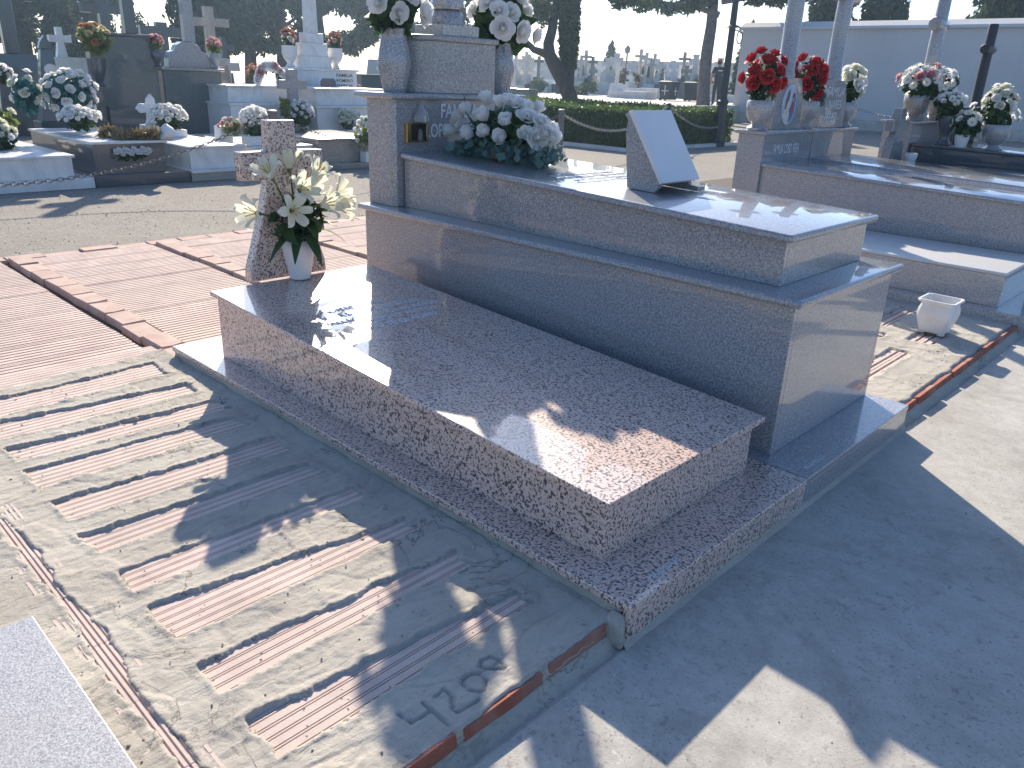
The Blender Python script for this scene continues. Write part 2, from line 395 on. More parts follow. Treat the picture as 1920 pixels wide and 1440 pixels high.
# brick partitions between the plots
bk = B().box(0, .243, 0, .128, -.06, 0).mesh('brick', mats=[MT['brick']], bevel=.004, seg=1)
bkc = B().prism([(0, 0), (.235, .004), (.243, .06), (.225, .125), (.004, .128)], -.06, 0).mesh('brick', mats=[MT['brick']], bevel=.004, seg=1)
for y0, x1 in ((-1.128, -.5), (-.085, -.36), (.945, -.3), (1.985, 1.8), (3.02, 1.8)):
    x = -2.955
    while x < x1:
        o = inst('brick', random.choice([bk, bk, bk, bkc]), plat, (x, y0+random.uniform(-.007, .007), .068+random.uniform(-.006, .004)))
        o.rotation_euler = (random.uniform(-.02, .02), random.uniform(-.015, .015), random.uniform(-.03, .03))
        x += .2535
bh = B().box(0, .13, 0, .243, -.06, 0).mesh('brick', mats=[MT['brick']], bevel=.004, seg=1)
y = -2.1
while y < 7:        # border row at the head of the plots
    o = inst('brick', bh, plat, (-3.10, y, .05+random.uniform(-.012, .006))); o.rotation_euler = (0, random.uniform(-.03, .03), random.uniform(-.02, .02)); y += .252
# grooved partition showing through the mortar at the left
gb = B(); P = [(0, 0)]
for k in range(7): x = .011+k*.013; P += [(x-.003, 0), (x-.002, -.004), (x+.002, -.004), (x+.003, 0)]
P += [(.1, 0)]; n = len(P)
gb.add([(0, y, z) for y, z in P]+[(.248, y, z) for y, z in P], [(i+1, i, n+i, n+i+1) for i in range(n-1)])
gbm = gb.mesh('brick', mats=[MT['tile']])
x = .1
while x < 2.35: inst('brick', gbm, plat, (x, -1.157, .0585+random.uniform(-.001, .001))); x += .25

# cement mortar spread over the tiles: a height field with ragged openings
def nz(x, y, z=0, s=1.): return noise.noise((x*s, y*s, z))
SL = [(-.232, -.055, -.255, -.09), (.015, .18, .094, .205), (.30, .416, .354, .461), (.524, .666, .564, .662), (.817, .943, .843, .955), (1.073, 1.185, 1.114, 1.209), (1.341, 1.441, 1.377, 1.432), (1.553, 1.702, 1.655, 1.709), (1.842, 1.941, 1.898, 1.963), (2.079, 2.195, 2.164, 2.215)]
DIG = [[(2.288, -.717), (2.324, -.71), (2.329, -.659)], [(2.297, -.653), (2.388, -.657)],
       [(2.304, -.623), (2.299, -.594), (2.324, -.59), (2.355, -.615), (2.375, -.618), (2.378, -.557)],
       [(2.304, -.53), (2.313, -.549), (2.335, -.553), (2.362, -.541), (2.368, -.526), (2.347, -.5), (2.32, -.496), (2.305, -.514), (2.304, -.53)],
       [(2.304, -.481), (2.29, -.462), (2.295, -.438), (2.321, -.429), (2.35, -.441), (2.33, -.461), (2.31, -.478)]]
def segd(px, py, a, c):
    ax, ay = a; bx, by = c; dx, dy = bx-ax, by-ay; L = dx*dx+dy*dy
    t = max(0, min(1, ((px-ax)*dx+(py-ay)*dy)/L)); return math.hypot(px-ax-t*dx, py-ay-t*dy)
def hole_near(x, y):
    """signed distance-like value: > 0 inside an opening of the mortar"""
    best = -1
    e = .010*nz(x, y, 1, 22) + .006*nz(x, y, 2, 63) + .014*nz(x, y, 5, 6)
    if nz(x, y, 15, 9) > .15: e += .010*nz(x, y, 4, 120)
    for i, (a0, a1, b0, b1) in enumerate(SL):
        t = (y+.96)/.76; tt = max(0, min(1, t))
        x0 = a0+(b0-a0)*tt-.010; x1 = a1+(b1-a1)*tt+.012
        if x < x0-.05 or x > x1+.05: continue
        yl = -.965 + .012*nz(i*3.1, 0, 4); yr = -.195 + .025*nz(i*2.3, 1, 4)
        if i < 2: yl = -1.4
        d = min(x-x0, x1-x, (y-yl), (yr-y)*.6)
        best = max(best, d+e)
    w = .017 + .028*nz(x, 0, 9, 3.3) + .012*nz(x, 0, 3, 17)
    if .25 < x < 2.40: best = max(best, min(w - abs(y+1.108+.012*nz(x, 2, 0, 3)), x-.25) + e*.6)
    if y < -1.25:
        for c in (.40, .92, 1.18):
            best = max(best, min(.05-abs(x-c-.05*nz(y, c, 0, 2)), -1.27-y) + e)
    return best
def mortar_sheet(name, xs, ys, hole, digits=False, z0=.052, edge=None, left_blend=None):
    V = np.zeros((len(xs), len(ys), 3), np.float32)
    for i, x in enumerate(xs):
        for j, y in enumerate(ys):
            h = hole(x, y)
            base = z0 + .0072 + .0032*nz(x, y, 0, 5) + .0028*nz(x, y*.35, 3, 26) + .0016*nz(x, y, 6, 70)
            rg = nz(x*.6, y, 7, 11)
            if rg > .18: base += .004*min(1, (rg-.18)*6)
            cr = abs(nz(x, y*.5, 12, 7)); 
            if cr < .035: base -= .003*(1-cr/.035)
            if h > -.03: base += .003*max(0, 1-abs(h+.008)/.014) + .0055*max(0, nz(x, y, 8, 95))*max(0, 1+h/.03)
            if h > 0: z = max(z0-.012, base-.022*min(1, h/.004))
            else: z = base
            if digits and x > 2.26 and -.75 < y < -.40:
                d = min(segd(x, y, p, q) for s in DIG for p, q in zip(s, s[1:]))
                if d < .009: z -= .0095*max(0, 1-d/.0055) - .0022*max(0, 1-abs(d-.0065)/.003)
            if edge: z = edge(x, y, z)
            V[i, j] = (x, y, z)
    n = len(ys); I = np.arange(len(xs)*n).reshape(len(xs), n)
    Fq = np.stack([I[:-1, :-1], I[1:, :-1], I[1:, 1:], I[:-1, 1:]], -1).reshape(-1, 4)
    o = nobj(name, V.reshape(-1, 3), Fq, MT['mortar'], plat, True); o['kind'] = 'stuff'; return o
def edge_near(x, y, z):
    ce = 2.407+.010*nz(0, y, 2, 7)+.006*nz(0, y, 5, 30)
    if x > ce: z -= .05*(x-ce)/.02
    if y > -.16: z += .010*(y+.16)/.07
    lim = -.40 + .05*nz(0, y, 3, 4) + .02*nz(0, y, 8, 20) + (.12*max(0, -.45-y))
    if x < lim: z -= .05*min(1, (lim-x)/.006)
    return max(z, .028)
xs = list(np.arange(-.52, 2.2, .0068)) + list(np.arange(2.2, 2.421, .0042)); ys = list(np.arange(-1.2, -.088, .0062))
mortar_sheet('mortar', xs, ys, hole_near, True, edge=edge_near)
mortar_sheet('mortar', list(np.arange(-.4, 2.42, .014)), list(np.arange(-2.4, -1.19, .014)), hole_near, edge=edge_near)
SR = [(1.77, 1.87, 3.33, 3.9), (2.04, 2.19, 3.17, 3.43), (2.05, 2.16, 2.25, 2.94), (1.45, 1.55, 2.9, 3.25), (1.02, 1.10, 2.15, 2.75), (1.30, 1.40, 2.1, 2.62), (1.62, 1.72, 2.2, 2.66), (1.85, 1.93, 2.95, 3.2), (1.97, 2.05, 2.15, 2.55), (1.28, 1.38, 3.3, 3.7), (1.52, 1.62, 3.45, 3.9), (.75, .85, 2.2, 3.6)]
def hole_right(x, y):
    e = .02*nz(x, y, 1, 12) + .012*nz(x, y, 2, 40); best = -1
    for x0, x1, y0, y1 in SR: best = max(best, min(x-x0, x1-x, y-y0, y1-y)+e)
    return best
def edge_right(x, y, z):
    c = 2.385+.02*nz(0, y, 2, 7)
    if x > c: z -= .05*min(1, (x-c)/.02)
    return max(z, .028)
mortar_sheet('mortar', list(np.arange(.5, 2.42, .011)), list(np.arange(1.97, 4.16, .011)), hole_right, edge=edge_right)
# red tile ends along the front edge, on a rough cement footing
y = -.122
EDG = [(-.357, -.122), (-.640, -.376), (-.90, -.655), (-1.17, -.915), (-1.44, -1.185)] + [(2.0+.262*k, 2.245+.262*k) for k in range(8)]
for i, (y0, y1) in enumerate(EDG):
    b = B(); k = random.uniform(-.005, .005)
    zt = .066+random.uniform(-.006, .002)
    b.hexa([(2.385, y0, .012), (2.419+k, y0, .010), (2.420+k, y1, .011), (2.385, y1, .012), (2.385, y0, .046), (2.417+k, y0+.008, zt-.008), (2.418+k, y1-.004, zt-.003), (2.385, y1, .046)])
    b.build('edge_tile', MT['redbrick'], plat, bevel=.003, seg=1)
def footing(y0, y1, nm):
    V = []; ys = np.arange(y0, y1, .02); pr = [(2.405, .03), (2.422, .020), (2.430, .012), (2.438, .004), (2.452, -.003), (2.47, -.01)]
    for y in ys:
        for k, (x, z) in enumerate(pr): V.append((x+.010*nz(y, k, 1, 9)*(k > 0), y, z+.005*nz(y, k, 4, 14)))
    n = len(pr); F = [(i*n+j, i*n+j+1, (i+1)*n+j+1, (i+1)*n+j) for i in range(len(ys)-1) for j in range(n-1)]
    o = nobj(nm, V, F, MT['mortar'], plat, True); o['kind'] = 'stuff'
footing(-3, -.07, 'footing'); footing(1.97, 8, 'footing')
V = []; ysb = np.arange(-.11, 1.98, .02)      # mortar squeezed out under the front of the base slabs
for y in ysb:
    h_ = .010+.010*nz(y, 3, 1, 5)+.006*nz(y, 3, 2, 19)
    for k, (x, z) in enumerate([(2.455, max(.004, h_+.006)), (2.4635, max(.003, h_)), (2.470+.004*nz(y, 1, 4, 12), .3*h_), (2.480+.006*nz(y, 2, 4, 9), -.006)]): V.append((x, y, z))
o = nobj('mortar_seam', V, [(i*4+j, i*4+j+1, (i+1)*4+j+1, (i+1)*4+j) for i in range(len(ysb)-1) for j in range(3)], MT['mortar'], plat, True); o['kind'] = 'stuff'
# crumbs of mortar and grit lying about
def crumbs(name, n, region, zf, s0, s1, mat, seed, parent=None):
    rg = np.random.default_rng(seed); V = []; F = []
    base = np.array([(1, 0, 0), (-1, 0, 0), (0, 1, 0), (0, -1, 0), (0, 0, 1), (0, 0, -.6)], float)
    fc = np.array([(0, 2, 4), (2, 1, 4), (1, 3, 4), (3, 0, 4), (2, 0, 5), (1, 2, 5), (3, 1, 5), (0, 3, 5)])
    for i in range(n):
        x = rg.uniform(region[0], region[1]); y = rg.uniform(region[2], region[3]); s = rg.uniform(s0, s1)*(1 if rg.random() > .08 else 1.8)
        V.append(base*rg.uniform(.5, 1.2, (6, 3))*s + (x, y, zf(x, y)+s*.3)); F.append(fc+6*i)
    o = nobj(name, np.concatenate(V), np.concatenate(F), mat, parent); o['kind'] = 'stuff'; return o
crumbs('mortar_crumbs', 330, (-.3, 2.38, -1.18, -.12), lambda x, y: .060, .0015, .005, MT['mortar'], 3, plat)
crumbs('mortar_crumbs', 160, (1.0, 2.38, 2.0, 4.0), lambda x, y: .060, .002, .006, MT['mortar'], 4, plat)
g = crumbs('gravel', 2600, (-6.5, -3.1, -.6, 7.5), lambda x, y: -.004, .002, .006, MT['dirt'], 5); tag(g, 'fine gravel and grit scattered over the dirt aisle', 'gravel', kind='stuff')
g = crumbs('grit', 500, (2.5, 4.4, -1.2, 4.5), lambda x, y: apz(x), .0008, .0028, MT['mortar'], 6); tag(g, 'loose grit lying on the concrete apron', 'grit', kind='stuff')
# ================================================================== MAIN TOMBS
def zl(x): return .436-.115*x/2.3          # sloping lid of the pink tomb
PT = thing('tomb', 'speckled pink granite tomb with a stout granite cross at its head', 'tomb', (1.1, .45, 0))
B().box(-.28, 2.463, -.091, .953, .094, .118).build('base_slab', MT['pink'], PT, bevel=.003)
B().box(2.438, 2.461, -.088, .953, -.01, .0935).build('base_front', MT['pink'], PT, bevel=.002)
b = B(); V = []; xsn = np.arange(-.27, 2.45, .03)
for x in xsn:
    for k, (yy, z) in enumerate([(-.084, .0935), (-.083, .085), (-.086, .07), (-.098, .052)]): V.append((x, yy+.004*nz(x, k, 3, 9)*(k > 0), z))
F = [(i*4+j, i*4+j+1, (i+1)*4+j+1, (i+1)*4+j) for i in range(len(xsn)-1) for j in range(3)]
nobj('mortar_side', V, F, MT['mortar'], PT, True)
B().box(-.27, 2.43, -.078, .95, .0, .093).build('core', MT['mortar'], PT)
B().hexa([(2.40, -.128, 0), (2.468, -.125, -.005), (2.462, -.0885, -.005), (2.40, -.0885, 0), (2.402, -.118, .07), (2.455, -.115, .06), (2.452, -.0885, .088), (2.40, -.0885, .09)]).build('mortar_lump', MT['mortar'], PT, bevel=.012, seg=3, smooth=True)
t = .026
for nm, (x0, x1, y0, y1) in {'side_panel': (.022, 2.278, .023, .023+t), 'side_panel.001': (.022, 2.278, .85-t, .85), 'end_panel': (2.278-t, 2.278, .0495, .85-t-.0005), 'end_panel.001': (.022, .022+t, .0495, .85-t-.0005)}.items():
    B().hexa([(x0, y0, .118), (x1, y0, .118), (x1, y1, .118), (x0, y1, .118), (x0, y0, zl(x0)-.0215), (x1, y0, zl(x1)-.0215), (x1, y1, zl(x1)-.0215), (x0, y1, zl(x0)-.0215)]).build(nm.split('.')[0], MT['pink'], PT, bevel=.0015, seg=1)
B().hexa([(0, 0, zl(0)-.021), (2.3, 0, zl(2.3)-.021), (2.3, .894, zl(2.3)-.021), (0, .894, zl(0)-.021), (0, 0, zl(0)), (2.3, 0, zl(2.3)), (2.3, .894, zl(2.3)), (0, .894, zl(0))]).build('lid', MT['pink'], PT, bevel=.0025, seg=2)
# cross: flared foot, shaft and arms cut from one thick slab
cp = [(.217, 0), (.634, 0), (.629, .06), (.545, .33), (.515, .47), (.645, .47), (.648, .597), (.508, .600), (.504, .733), (.362, .733), (.360, .600), (.216, .597), (.219, .47), (.345, .47), (.312, .33), (.222, .06)]
B().plate([(y, .4365+z) for y, z in cp], -.082, -.020).build('cross_headstone', MT['pink'], PT, bevel=.006, seg=2)
# engraved epitaph: read from the foot end (reading direction +y, up = -x)
sl = Vector((-1, 0, .05)).normalized()
for i, (tx, y0, wd) in enumerate([('JOSE LOPEZ PEREZ', .27, .33), ('MARIA SANCHEZ FERNANDEZ', .20, .52), ('FALLECIO A LOS 89 AÑOS', .17, .60), ('SUS HIJOS Y NIETOS', .26, .46), ('NO TE OLVIDAN', .30, .36)]):
    xx = .56+.066*i; text_part(tx, PT, MT['letter_g'], (xx, y0, zl(xx)+.0012), (0, 1, 0), sl, .042, wd, bold=.004)
text_part('MARMOLES', PT, MT['letter_g'], (2.43, .05, .1192), (0, 1, 0), (-1, 0, 0), .020, .15, 'mason_mark')

# ---- grey tomb
GT = thing('tomb', 'tall grey granite tomb in two tiers with urns and statue at its head', 'tomb', (1.1, 1.49, 0))
g = MT['grey']
B().box(-.28, 2.463, .9555, 1.958, .094, .1185).build('base_slab', g, GT, bevel=.003)
B().box(2.438, 2.461, .9555, 1.956, -.012, .0935).build('base_front', g, GT, bevel=.002)
B().box(-.27, 2.43, .96, 1.95, 0, .093).build('core', MT['mortar'], GT)
for (x0, x1, y0, y1), nm in zip([(-.207, 2.284, 1.02, 1.048), (-.207, 2.284, 1.899, 1.927), (2.256, 2.284, 1.0485, 1.8985), (-.207, -.179, 1.0485, 1.8985)], ['side_panel', 'side_panel', 'end_panel', 'end_panel']):
    B().box(x0, x1, y0, y1, .119, .6905).build(nm, g, GT, bevel=.0015, seg=1)
B().box(-.24, 2.317, .987, 1.96, .691, .721).build('ledge', g, GT, bevel=.012, seg=4, smooth=True)
def zu(x): return .915+.0404*(2.2-x)
for (x0, x1, y0, y1), nm in zip([(.012, 2.167, 1.124, 1.150), (.012, 2.167, 1.831, 1.857), (2.141, 2.167, 1.1505, 1.8305)], ['side_panel', 'side_panel', 'end_panel']):
    B().hexa([(x0, y0, .7215), (x1, y0, .7215), (x1, y1, .7215), (x0, y1, .7215), (x0, y0, zu(x0)-.0305), (x1, y0, zu(x1)-.0305), (x1, y1, zu(x1)-.0305), (x0, y1, zu(x0)-.0305)]).build(nm, g, GT, bevel=.0015, seg=1)
B().hexa([(.012, 1.091, zu(.012)-.03), (2.2, 1.091, zu(2.2)-.03), (2.2, 1.89, zu(2.2)-.03), (.012, 1.89, zu(.012)-.03), (.012, 1.091, zu(.012)), (2.2, 1.091, zu(2.2)), (2.2, 1.89, zu(2.2)), (.012, 1.89, zu(.012))]).build('lid', g, GT, bevel=.012, seg=4, smooth=True)
# head block with corner column strip
B().prism([(-.225, 1.065), (-.022, 1.065), (.0, 1.082), (.0, 1.968), (-.022, 1.985), (-.225, 1.985)], .7215, 1.264).build('head_block', g, GT, bevel=.003)
B().box(-.30, .036, 1.028, 1.5248, 1.2645, 1.295).build('cap_slab', g, GT, bevel=.012, seg=4, smooth=True)
B().box(-.30, .036, 1.5252, 2.022, 1.2645, 1.295).build('cap_slab', g, GT, bevel=.012, seg=4, smooth=True)
ped = [(-.29, 1.238), (-.12, 1.238), (.012, 1.335), (.012, 1.775), (-.12, 1.872), (-.29, 1.872)]
B().prism(ped, 1.2955, 1.552).build('pedestal', g, GT, bevel=.003)
cap = [(-.31, 1.215), (-.13, 1.215), (.030, 1.325), (.030, 1.785), (-.13, 1.895), (-.31, 1.895)]
B().prism(cap, 1.5525, 1.58).build('pedestal_cap', g, GT, bevel=.009, seg=3, smooth=True)
text_part('FAMILIA', GT, MT['letter_g'], (.0035, 1.385, 1.172), (0, 1, 0), (0, 0, 1), .072, .27, bold=.012)
text_part('LOPEZ GARCIA', GT, MT['letter_g'], (.0035, 1.28, 1.072), (0, 1, 0), (0, 0, 1), .072, .47, bold=.012)
# engraved rows on the lid
slg = Vector((-1, 0, .0404)).normalized()
for i, (tx, y0, wd) in enumerate([('D. ANTONIO LOPEZ RUIZ', 1.28, .46), ('FALLECIO EL 12 DE MAYO', 1.27, .48), ('DÑA. CARMEN GARCIA', 1.30, .42), ('TUS HIJOS NO TE OLVIDAN', 1.26, .5)]):
    xx = .93+.062*i; text_part(tx, GT, MT['letter_w'], (xx, y0, zu(xx)+.0012), (0, 1, 0), slg, .036, wd, bold=.006)
text_part('MARMOLES', GT, MT['letter_g'], (2.43, 1.02, .1197), (0, 1, 0), (-1, 0, 0), .018, .15, 'mason_mark')
# brass lamp recess and its glass hood on the head block; a flat black plate paints the niche's inner shade
fr = B().box(.0015, .022, 1.135, 1.165, 1.052, 1.15).box(.0015, .012, 1.165, 1.29, 1.052, 1.060).box(.0015, .012, 1.165, 1.29, 1.142, 1.15).box(.0015, .012, 1.282, 1.29, 1.0605, 1.1415)
fo = fr.build('lamp_recess_frame', MT['brass'], GT, bevel=.002)
B().box(.0012, .003, 1.1655, 1.2815, 1.0605, 1.1415).build('recess_shade', MT['black'], fo)
B().lathe([(.012, 0), (.030, .006), (.036, .02), (.030, .045), (.022, .062), (.013, .075), (.010, .09), (.002, .10)], (.036, 1.222, 1.151), 12, fold=lambda a, z: 1+.12*math.cos(6*a)).build('glass_hood', MT['glass'], GT, smooth=True)
B().lathe([(.012, 0), (.014, .004), (.012, .05), (.002, .06)], (.024, 1.222, 1.0605), 10).build('candle', MT['iron'], fo, smooth=True)

# ---- statue on the pedestal (head and shoulders are above the picture)
ST = thing('statue', 'grey stone statue of a robed figure standing on a half globe', 'statue', (-.1, 1.515, 1.58))
B().box(-.215, .015, 1.385, 1.645, 1.5805, 1.635).build('plinth', MT['grey_l'], ST, bevel=.004)
B().lathe([(.098, 0), (.100, .008), (.096, .03), (.085, .055), (.066, .075), (.05, .082)], (-.1, 1.515, 1.6355), 28).build('half_globe', g, ST, smooth=True)
def robe_fold(a, z): return 1 + .05*math.sin(7*a+2.2*math.sin(z*9)) + .03*math.sin(13*a-z*14) + .05*max(0, math.sin(2*a+z*6))
bb = B(); bb.lathe([(.084, .0), (.090, .012), (.084, .035), (.072, .10), (.066, .18), (.062, .26), (.058, .33), (.054, .40), (.066, .47), (.075, .53), (.070, .575), (.05, .60), (.028, .615), (.026, .635)], (-.1, 1.515, 1.712), 48, fold=robe_fold)
bb.lathe([(.024, 0), (.036, .018), (.043, .045), (.043, .075), (.035, .1), (.018, .117), (.003, .122)], (-.092, 1.515, 2.34), 16)
for s in (-1, 1):
    bb.tube([(-.1, 1.515+s*.082, 2.27), (-.07, 1.515+s*.10, 2.16), (-.015, 1.515+s*.055, 2.11), (.02, 1.515+s*.008, 2.15)], [.026, .027, .022, .012], 8)
bb.build('figure', MT['grey_l'], ST, smooth=True)
v = B(); v.lathe([(.078, 0), (.075, .12), (.072, .3), (.074, .42), (.065, .5), (.052, .55), (.050, .6), (.035, .635), (.004, .645)], (-.112, 1.515, 1.86), 32, fold=lambda a, z: (1+.04*math.sin(9*a+z*5))*(1 if math.cos(a) < .35 else .55))
v.build('veil', MT['grey_l'], ST, smooth=True)

# ---- two granite urns
urn_prof = [(.058, 0), (.060, .006), (.062, .02), (.072, .07), (.083, .12), (.084, .15), (.078, .20), (.068, .25), (.064, .285), (.068, .30), (.066, .305), (.052, .303), (.05, .26)]
for (x, y), lb in (((-.10, 1.155), 'grey granite urn on the left shoulder of the two-tier tomb, left of the statue'), ((-.10, 1.925), 'grey granite urn on the right shoulder of the two-tier tomb, right of the statue')):
    o = B().lathe(urn_prof, (x, y, 1.2955), 24, sq=.45, rot=math.pi/4).build('urn', g, None, smooth=True, org=(x, y, 1.2955)); tag(o, lb, 'urn', 'urns on the grey tomb')

# ---- book-shaped plaque on the grey lid
PL = thing('plaque_stand', 'slanted white marble plaque on a wedge of grey granite on the tomb lid', 'plaque', (1.33, 1.5, zu(1.33)))
def yplate(bd, poly, y0, y1):
    n = len(poly); v = [(x, y0, z) for x, z in poly]+[(x, y1, z) for x, z in poly]
    bd.add(v, [tuple(range(n)), tuple(range(2*n-1, n-1, -1))]+[(i, n+i, n+(i+1) % n, (i+1) % n) for i in range(n)]); return bd
z0 = zu(1.33)+.004
yplate(B(), [(1.285, z0), (1.43, z0-.006), (1.452, z0+.02), (1.30, z0+.255), (1.262, z0+.302), (1.255, z0+.225)], 1.36, 1.385).build('side_support', g, PL, bevel=.002)
yplate(B(), [(1.285, z0), (1.43, z0-.006), (1.452, z0+.02), (1.30, z0+.255), (1.262, z0+.302), (1.255, z0+.225)], 1.60, 1.625).build('side_support', g, PL, bevel=.002)
yplate(B(), [(1.285, z0), (1.31, z0), (1.295, z0+.21), (1.262, z0+.225)], 1.3855, 1.5995).build('back_panel', g, PL, bevel=.002)
yplate(B(), [(1.464, z0+.034), (1.480, z0+.042), (1.290, z0+.325), (1.270, z0+.318)], 1.345, 1.64).build('marble_plate', MT['plaque'], PL, bevel=.002)
yplate(B(), [(1.446, z0+.026), (1.4635, z0+.033), (1.2695, z0+.317), (1.252, z0+.306)], 1.35, 1.635).build('granite_plate', g, PL, bevel=.002)
yplate(B(), [(1.43, z0-.004), (1.50, z0-.007), (1.50, z0+.012), (1.44, z0+.016)], 1.60, 1.66).build('foot', g, PL, bevel=.002)

# ---- pale granite slab lying at the lower left
o = B().box(1.434, 2.62, -2.1, -1.197, .066, .1).build('granite_slab', MT['grey_w'], None, bevel=.003, org=(2.0, -1.6, .066)); tag(o, 'pale grey granite slab lying flat on the mortar at the lower left', 'slab')
B().box(1.47, 2.40, -2.0, -1.23, .055, .066).build('bed', MT['mortar'], o, org=(2.0, -1.6, .066))
# ================================================================== FLOWERS
def rose_mesh(name, mat, open_=1.0, LY=None):
    b = B()
    for k, (n, Rr, H, fl) in enumerate(LY or [(3, .21, .68, .0), (4, .32, .66, .02), (5, .43, .59, .15), (6, .54, .46, .40*open_)]):
        for i in range(n):
            a0 = 2*math.pi*(i+.5*(k % 2)+.13*k+random.uniform(-.12, .12))/n; w0 = 2.2*math.pi/n*.62; G = []; jr = random.uniform(.9, 1.12); jh = random.uniform(.86, 1.12); jf = fl*random.uniform(.5, 1.5)
            for t in (0, .35, .7, 1):
                for s in (-1, -.33, .33, 1):
                    r = jr*Rr*(math.sin(max(t, .02)*math.pi/2)**.55)*(1+jf*t**3*(1-.35*s*s)) + .03*abs(s)
                    ww = w0*(1-.30*t**4); a = a0+s*ww
                    z = jh*H*t*(1-.13*s*s) - (.22*jf*t**4) + .03*t*math.sin(s*4+i*2)
                    G.append((r*math.cos(a), r*math.sin(a), z))
            b.add(G, [(q*4+c, q*4+c+1, q*4+c+5, q*4+c+4) for q in range(3) for c in range(3)])
    b.lathe([(.05, 0), (.15, .2), (.17, .4), (.12, .56), (.04, .62)], seg=8)
    return b.mesh(name, mats=[mat], smooth=True)
def daisy_mesh(name, mat, n=13, cup=.15):
    b = B()
    for i in range(n):
        a = 2*math.pi*i/n; c, s = math.cos(a), math.sin(a)
        def P(r, w, z): return (r*c-w*s, r*s+w*c, z)
        b.add([P(.1, -.05, .05), P(.1, .05, .05), P(.35, .10, .07+cup*.3), P(.35, -.10, .07+cup*.3), P(.52, .05, .05+cup), P(.52, -.05, .05+cup)], [(0, 3, 2, 1), (3, 5, 4, 2)])
    b.cm = 1; b.lathe([(.15, .05), (.14, .10), (.06, .13)], seg=8)
    return b.mesh(name, mats=[mat, MT['stamen']])
def mum_mesh(name, mat, n=42):
    b = B()
    for i in range(n):
        z = 1-1.25*(i+.5)/n; r = math.sqrt(max(0, 1-z*z)); a = i*2.39996
        d = Vector((r*math.cos(a), r*math.sin(a), z)); u = d.orthogonal().normalized(); v = d.cross(u)
        w = .10; L = .5
        b.add([d*.12+u*w*.5, d*.12-u*w*.5, d*L*.7-u*w+v*.03, d*L*.7+u*w+v*.03, d*L+v*.08], [(0, 1, 2, 3), (3, 2, 4)])
    return b.mesh(name, mats=[mat])
BL = {k: rose_mesh('rose', MT[m]) for k, m in (('rose', 'w_rose'), ('red', 'red'), ('prose', 'pinkf'), ('orose', 'orange'))}
BL['cream'] = rose_mesh('rose', MT['lily']); BL['bud'] = rose_mesh('rose', MT['w_rose'], LY=[(3, .27, .86, .0), (4, .36, .84, .04), (5, .42, .74, .16)])
BL['daisy'] = daisy_mesh('daisy', MT['w_rose']); BL['mum'] = mum_mesh('chrysanthemum', MT['w_rose']); BL['pmum'] = mum_mesh('chrysanthemum', MT['pinkf']); BL['ymum'] = mum_mesh('chrysanthemum', MT['yellow'])
BN = {'bud': 'rose', 'rose': 'rose', 'red': 'rose', 'prose': 'rose', 'orose': 'rose', 'cream': 'rose', 'daisy': 'daisy', 'mum': 'chrysanthemum', 'pmum': 'chrysanthemum', 'ymum': 'chrysanthemum'}
def leaf_cloud(clumps, n, size, seed, asp=1.7, shell=.5, up=0.):
    """n leaf-sized quads (folded along the middle) spread through ellipsoid clumps (cx,cy,cz,rx,ry,rz)"""
    rg = np.random.default_rng(seed); cl = np.array(clumps, float); wt = np.prod(cl[:, 3:6], 1)**.67; wt /= wt.sum()
    k = rg.choice(len(cl), n, p=wt); d = rg.normal(size=(n, 3)); d /= np.linalg.norm(d, axis=1)[:, None]
    r = rg.random(n)**shell; c = cl[k, :3] + d*r[:, None]*cl[k, 3:6]
    u = rg.normal(size=(n, 3)); u[:, 2] += up*2*np.sign(rg.random(n)-.1); u /= np.linalg.norm(u, axis=1)[:, None]
    v = np.cross(u, rg.normal(size=(n, 3))); v /= np.linalg.norm(v, axis=1)[:, None]; wv = np.cross(u, v)
    s = size*rg.uniform(.55, 1.35, n)[:, None]; L = u*s*asp*.5; W = v*s*.5; D = wv*s*.18
    V = np.stack([c-L, c+W*.9+D, c+L, c-W*.9+D], 1).reshape(-1, 3)
    I = np.arange(n)*4; F = np.stack([I, I+1, I+2, I+3], 1)
    return V, F
def bouquet(name, label, c, r, n, kinds, size, leaf='leaf', nl=260, lsz=.05, seed=0, group=None, filler=0, pts=None, low=-.15, cat='flowers', pot=None, drop=.5):
    """dome of blooms: c centre, r radii; each bloom a part of its own over a mass of leaves"""
    rg = random.Random(seed); c = Vector(c); r = Vector(r)
    root = thing(name, label, cat, (c.x, c.y, c.z-r.z*.6), group)
    V, F = leaf_cloud([(c.x, c.y, c.z-.05*r.z, r.x*.86, r.y*.86, r.z*.86), (c.x, c.y, c.z-drop*r.z, r.x*.7, r.y*.7, r.z*.5)], nl, lsz, seed)
    nobj('leaves', V, F, MT[leaf], root)
    if filler:
        V, F = leaf_cloud([(c.x, c.y, c.z, r.x*1.02, r.y*1.02, r.z*1.02)], filler, lsz*.32, seed+5, 1.0, .12)
        o = nobj('filler_flowers', V, F, MT['gypso'], root); o['kind'] = 'stuff'
    P = []
    if pts: P = [Vector(p) for p in pts]
    for i in range(n):
        z = 1-(1-low)*(i+.5)/n; q = math.sqrt(max(0, 1-z*z)); a = i*2.39996+seed
        P.append(c+Vector((r.x*q*math.cos(a), r.y*q*math.sin(a), r.z*z))*rg.uniform(.88, 1.06))
    for p in P:
        d = Vector(((p.x-c.x)/r.x, (p.y-c.y)/r.y, (p.z-c.z)/r.z+.15)).normalized()
        k = rg.choice(kinds); s = size*rg.uniform(.85, 1.15)*(.78 if BN[k] == 'rose' else 1)
        q = d.to_track_quat('Z', 'Y') @ Quaternion((0, 0, 1), rg.uniform(0, 6.28))
        inst(BN[k], BL[k], root, p-d*s*.25, s, q)
    return root
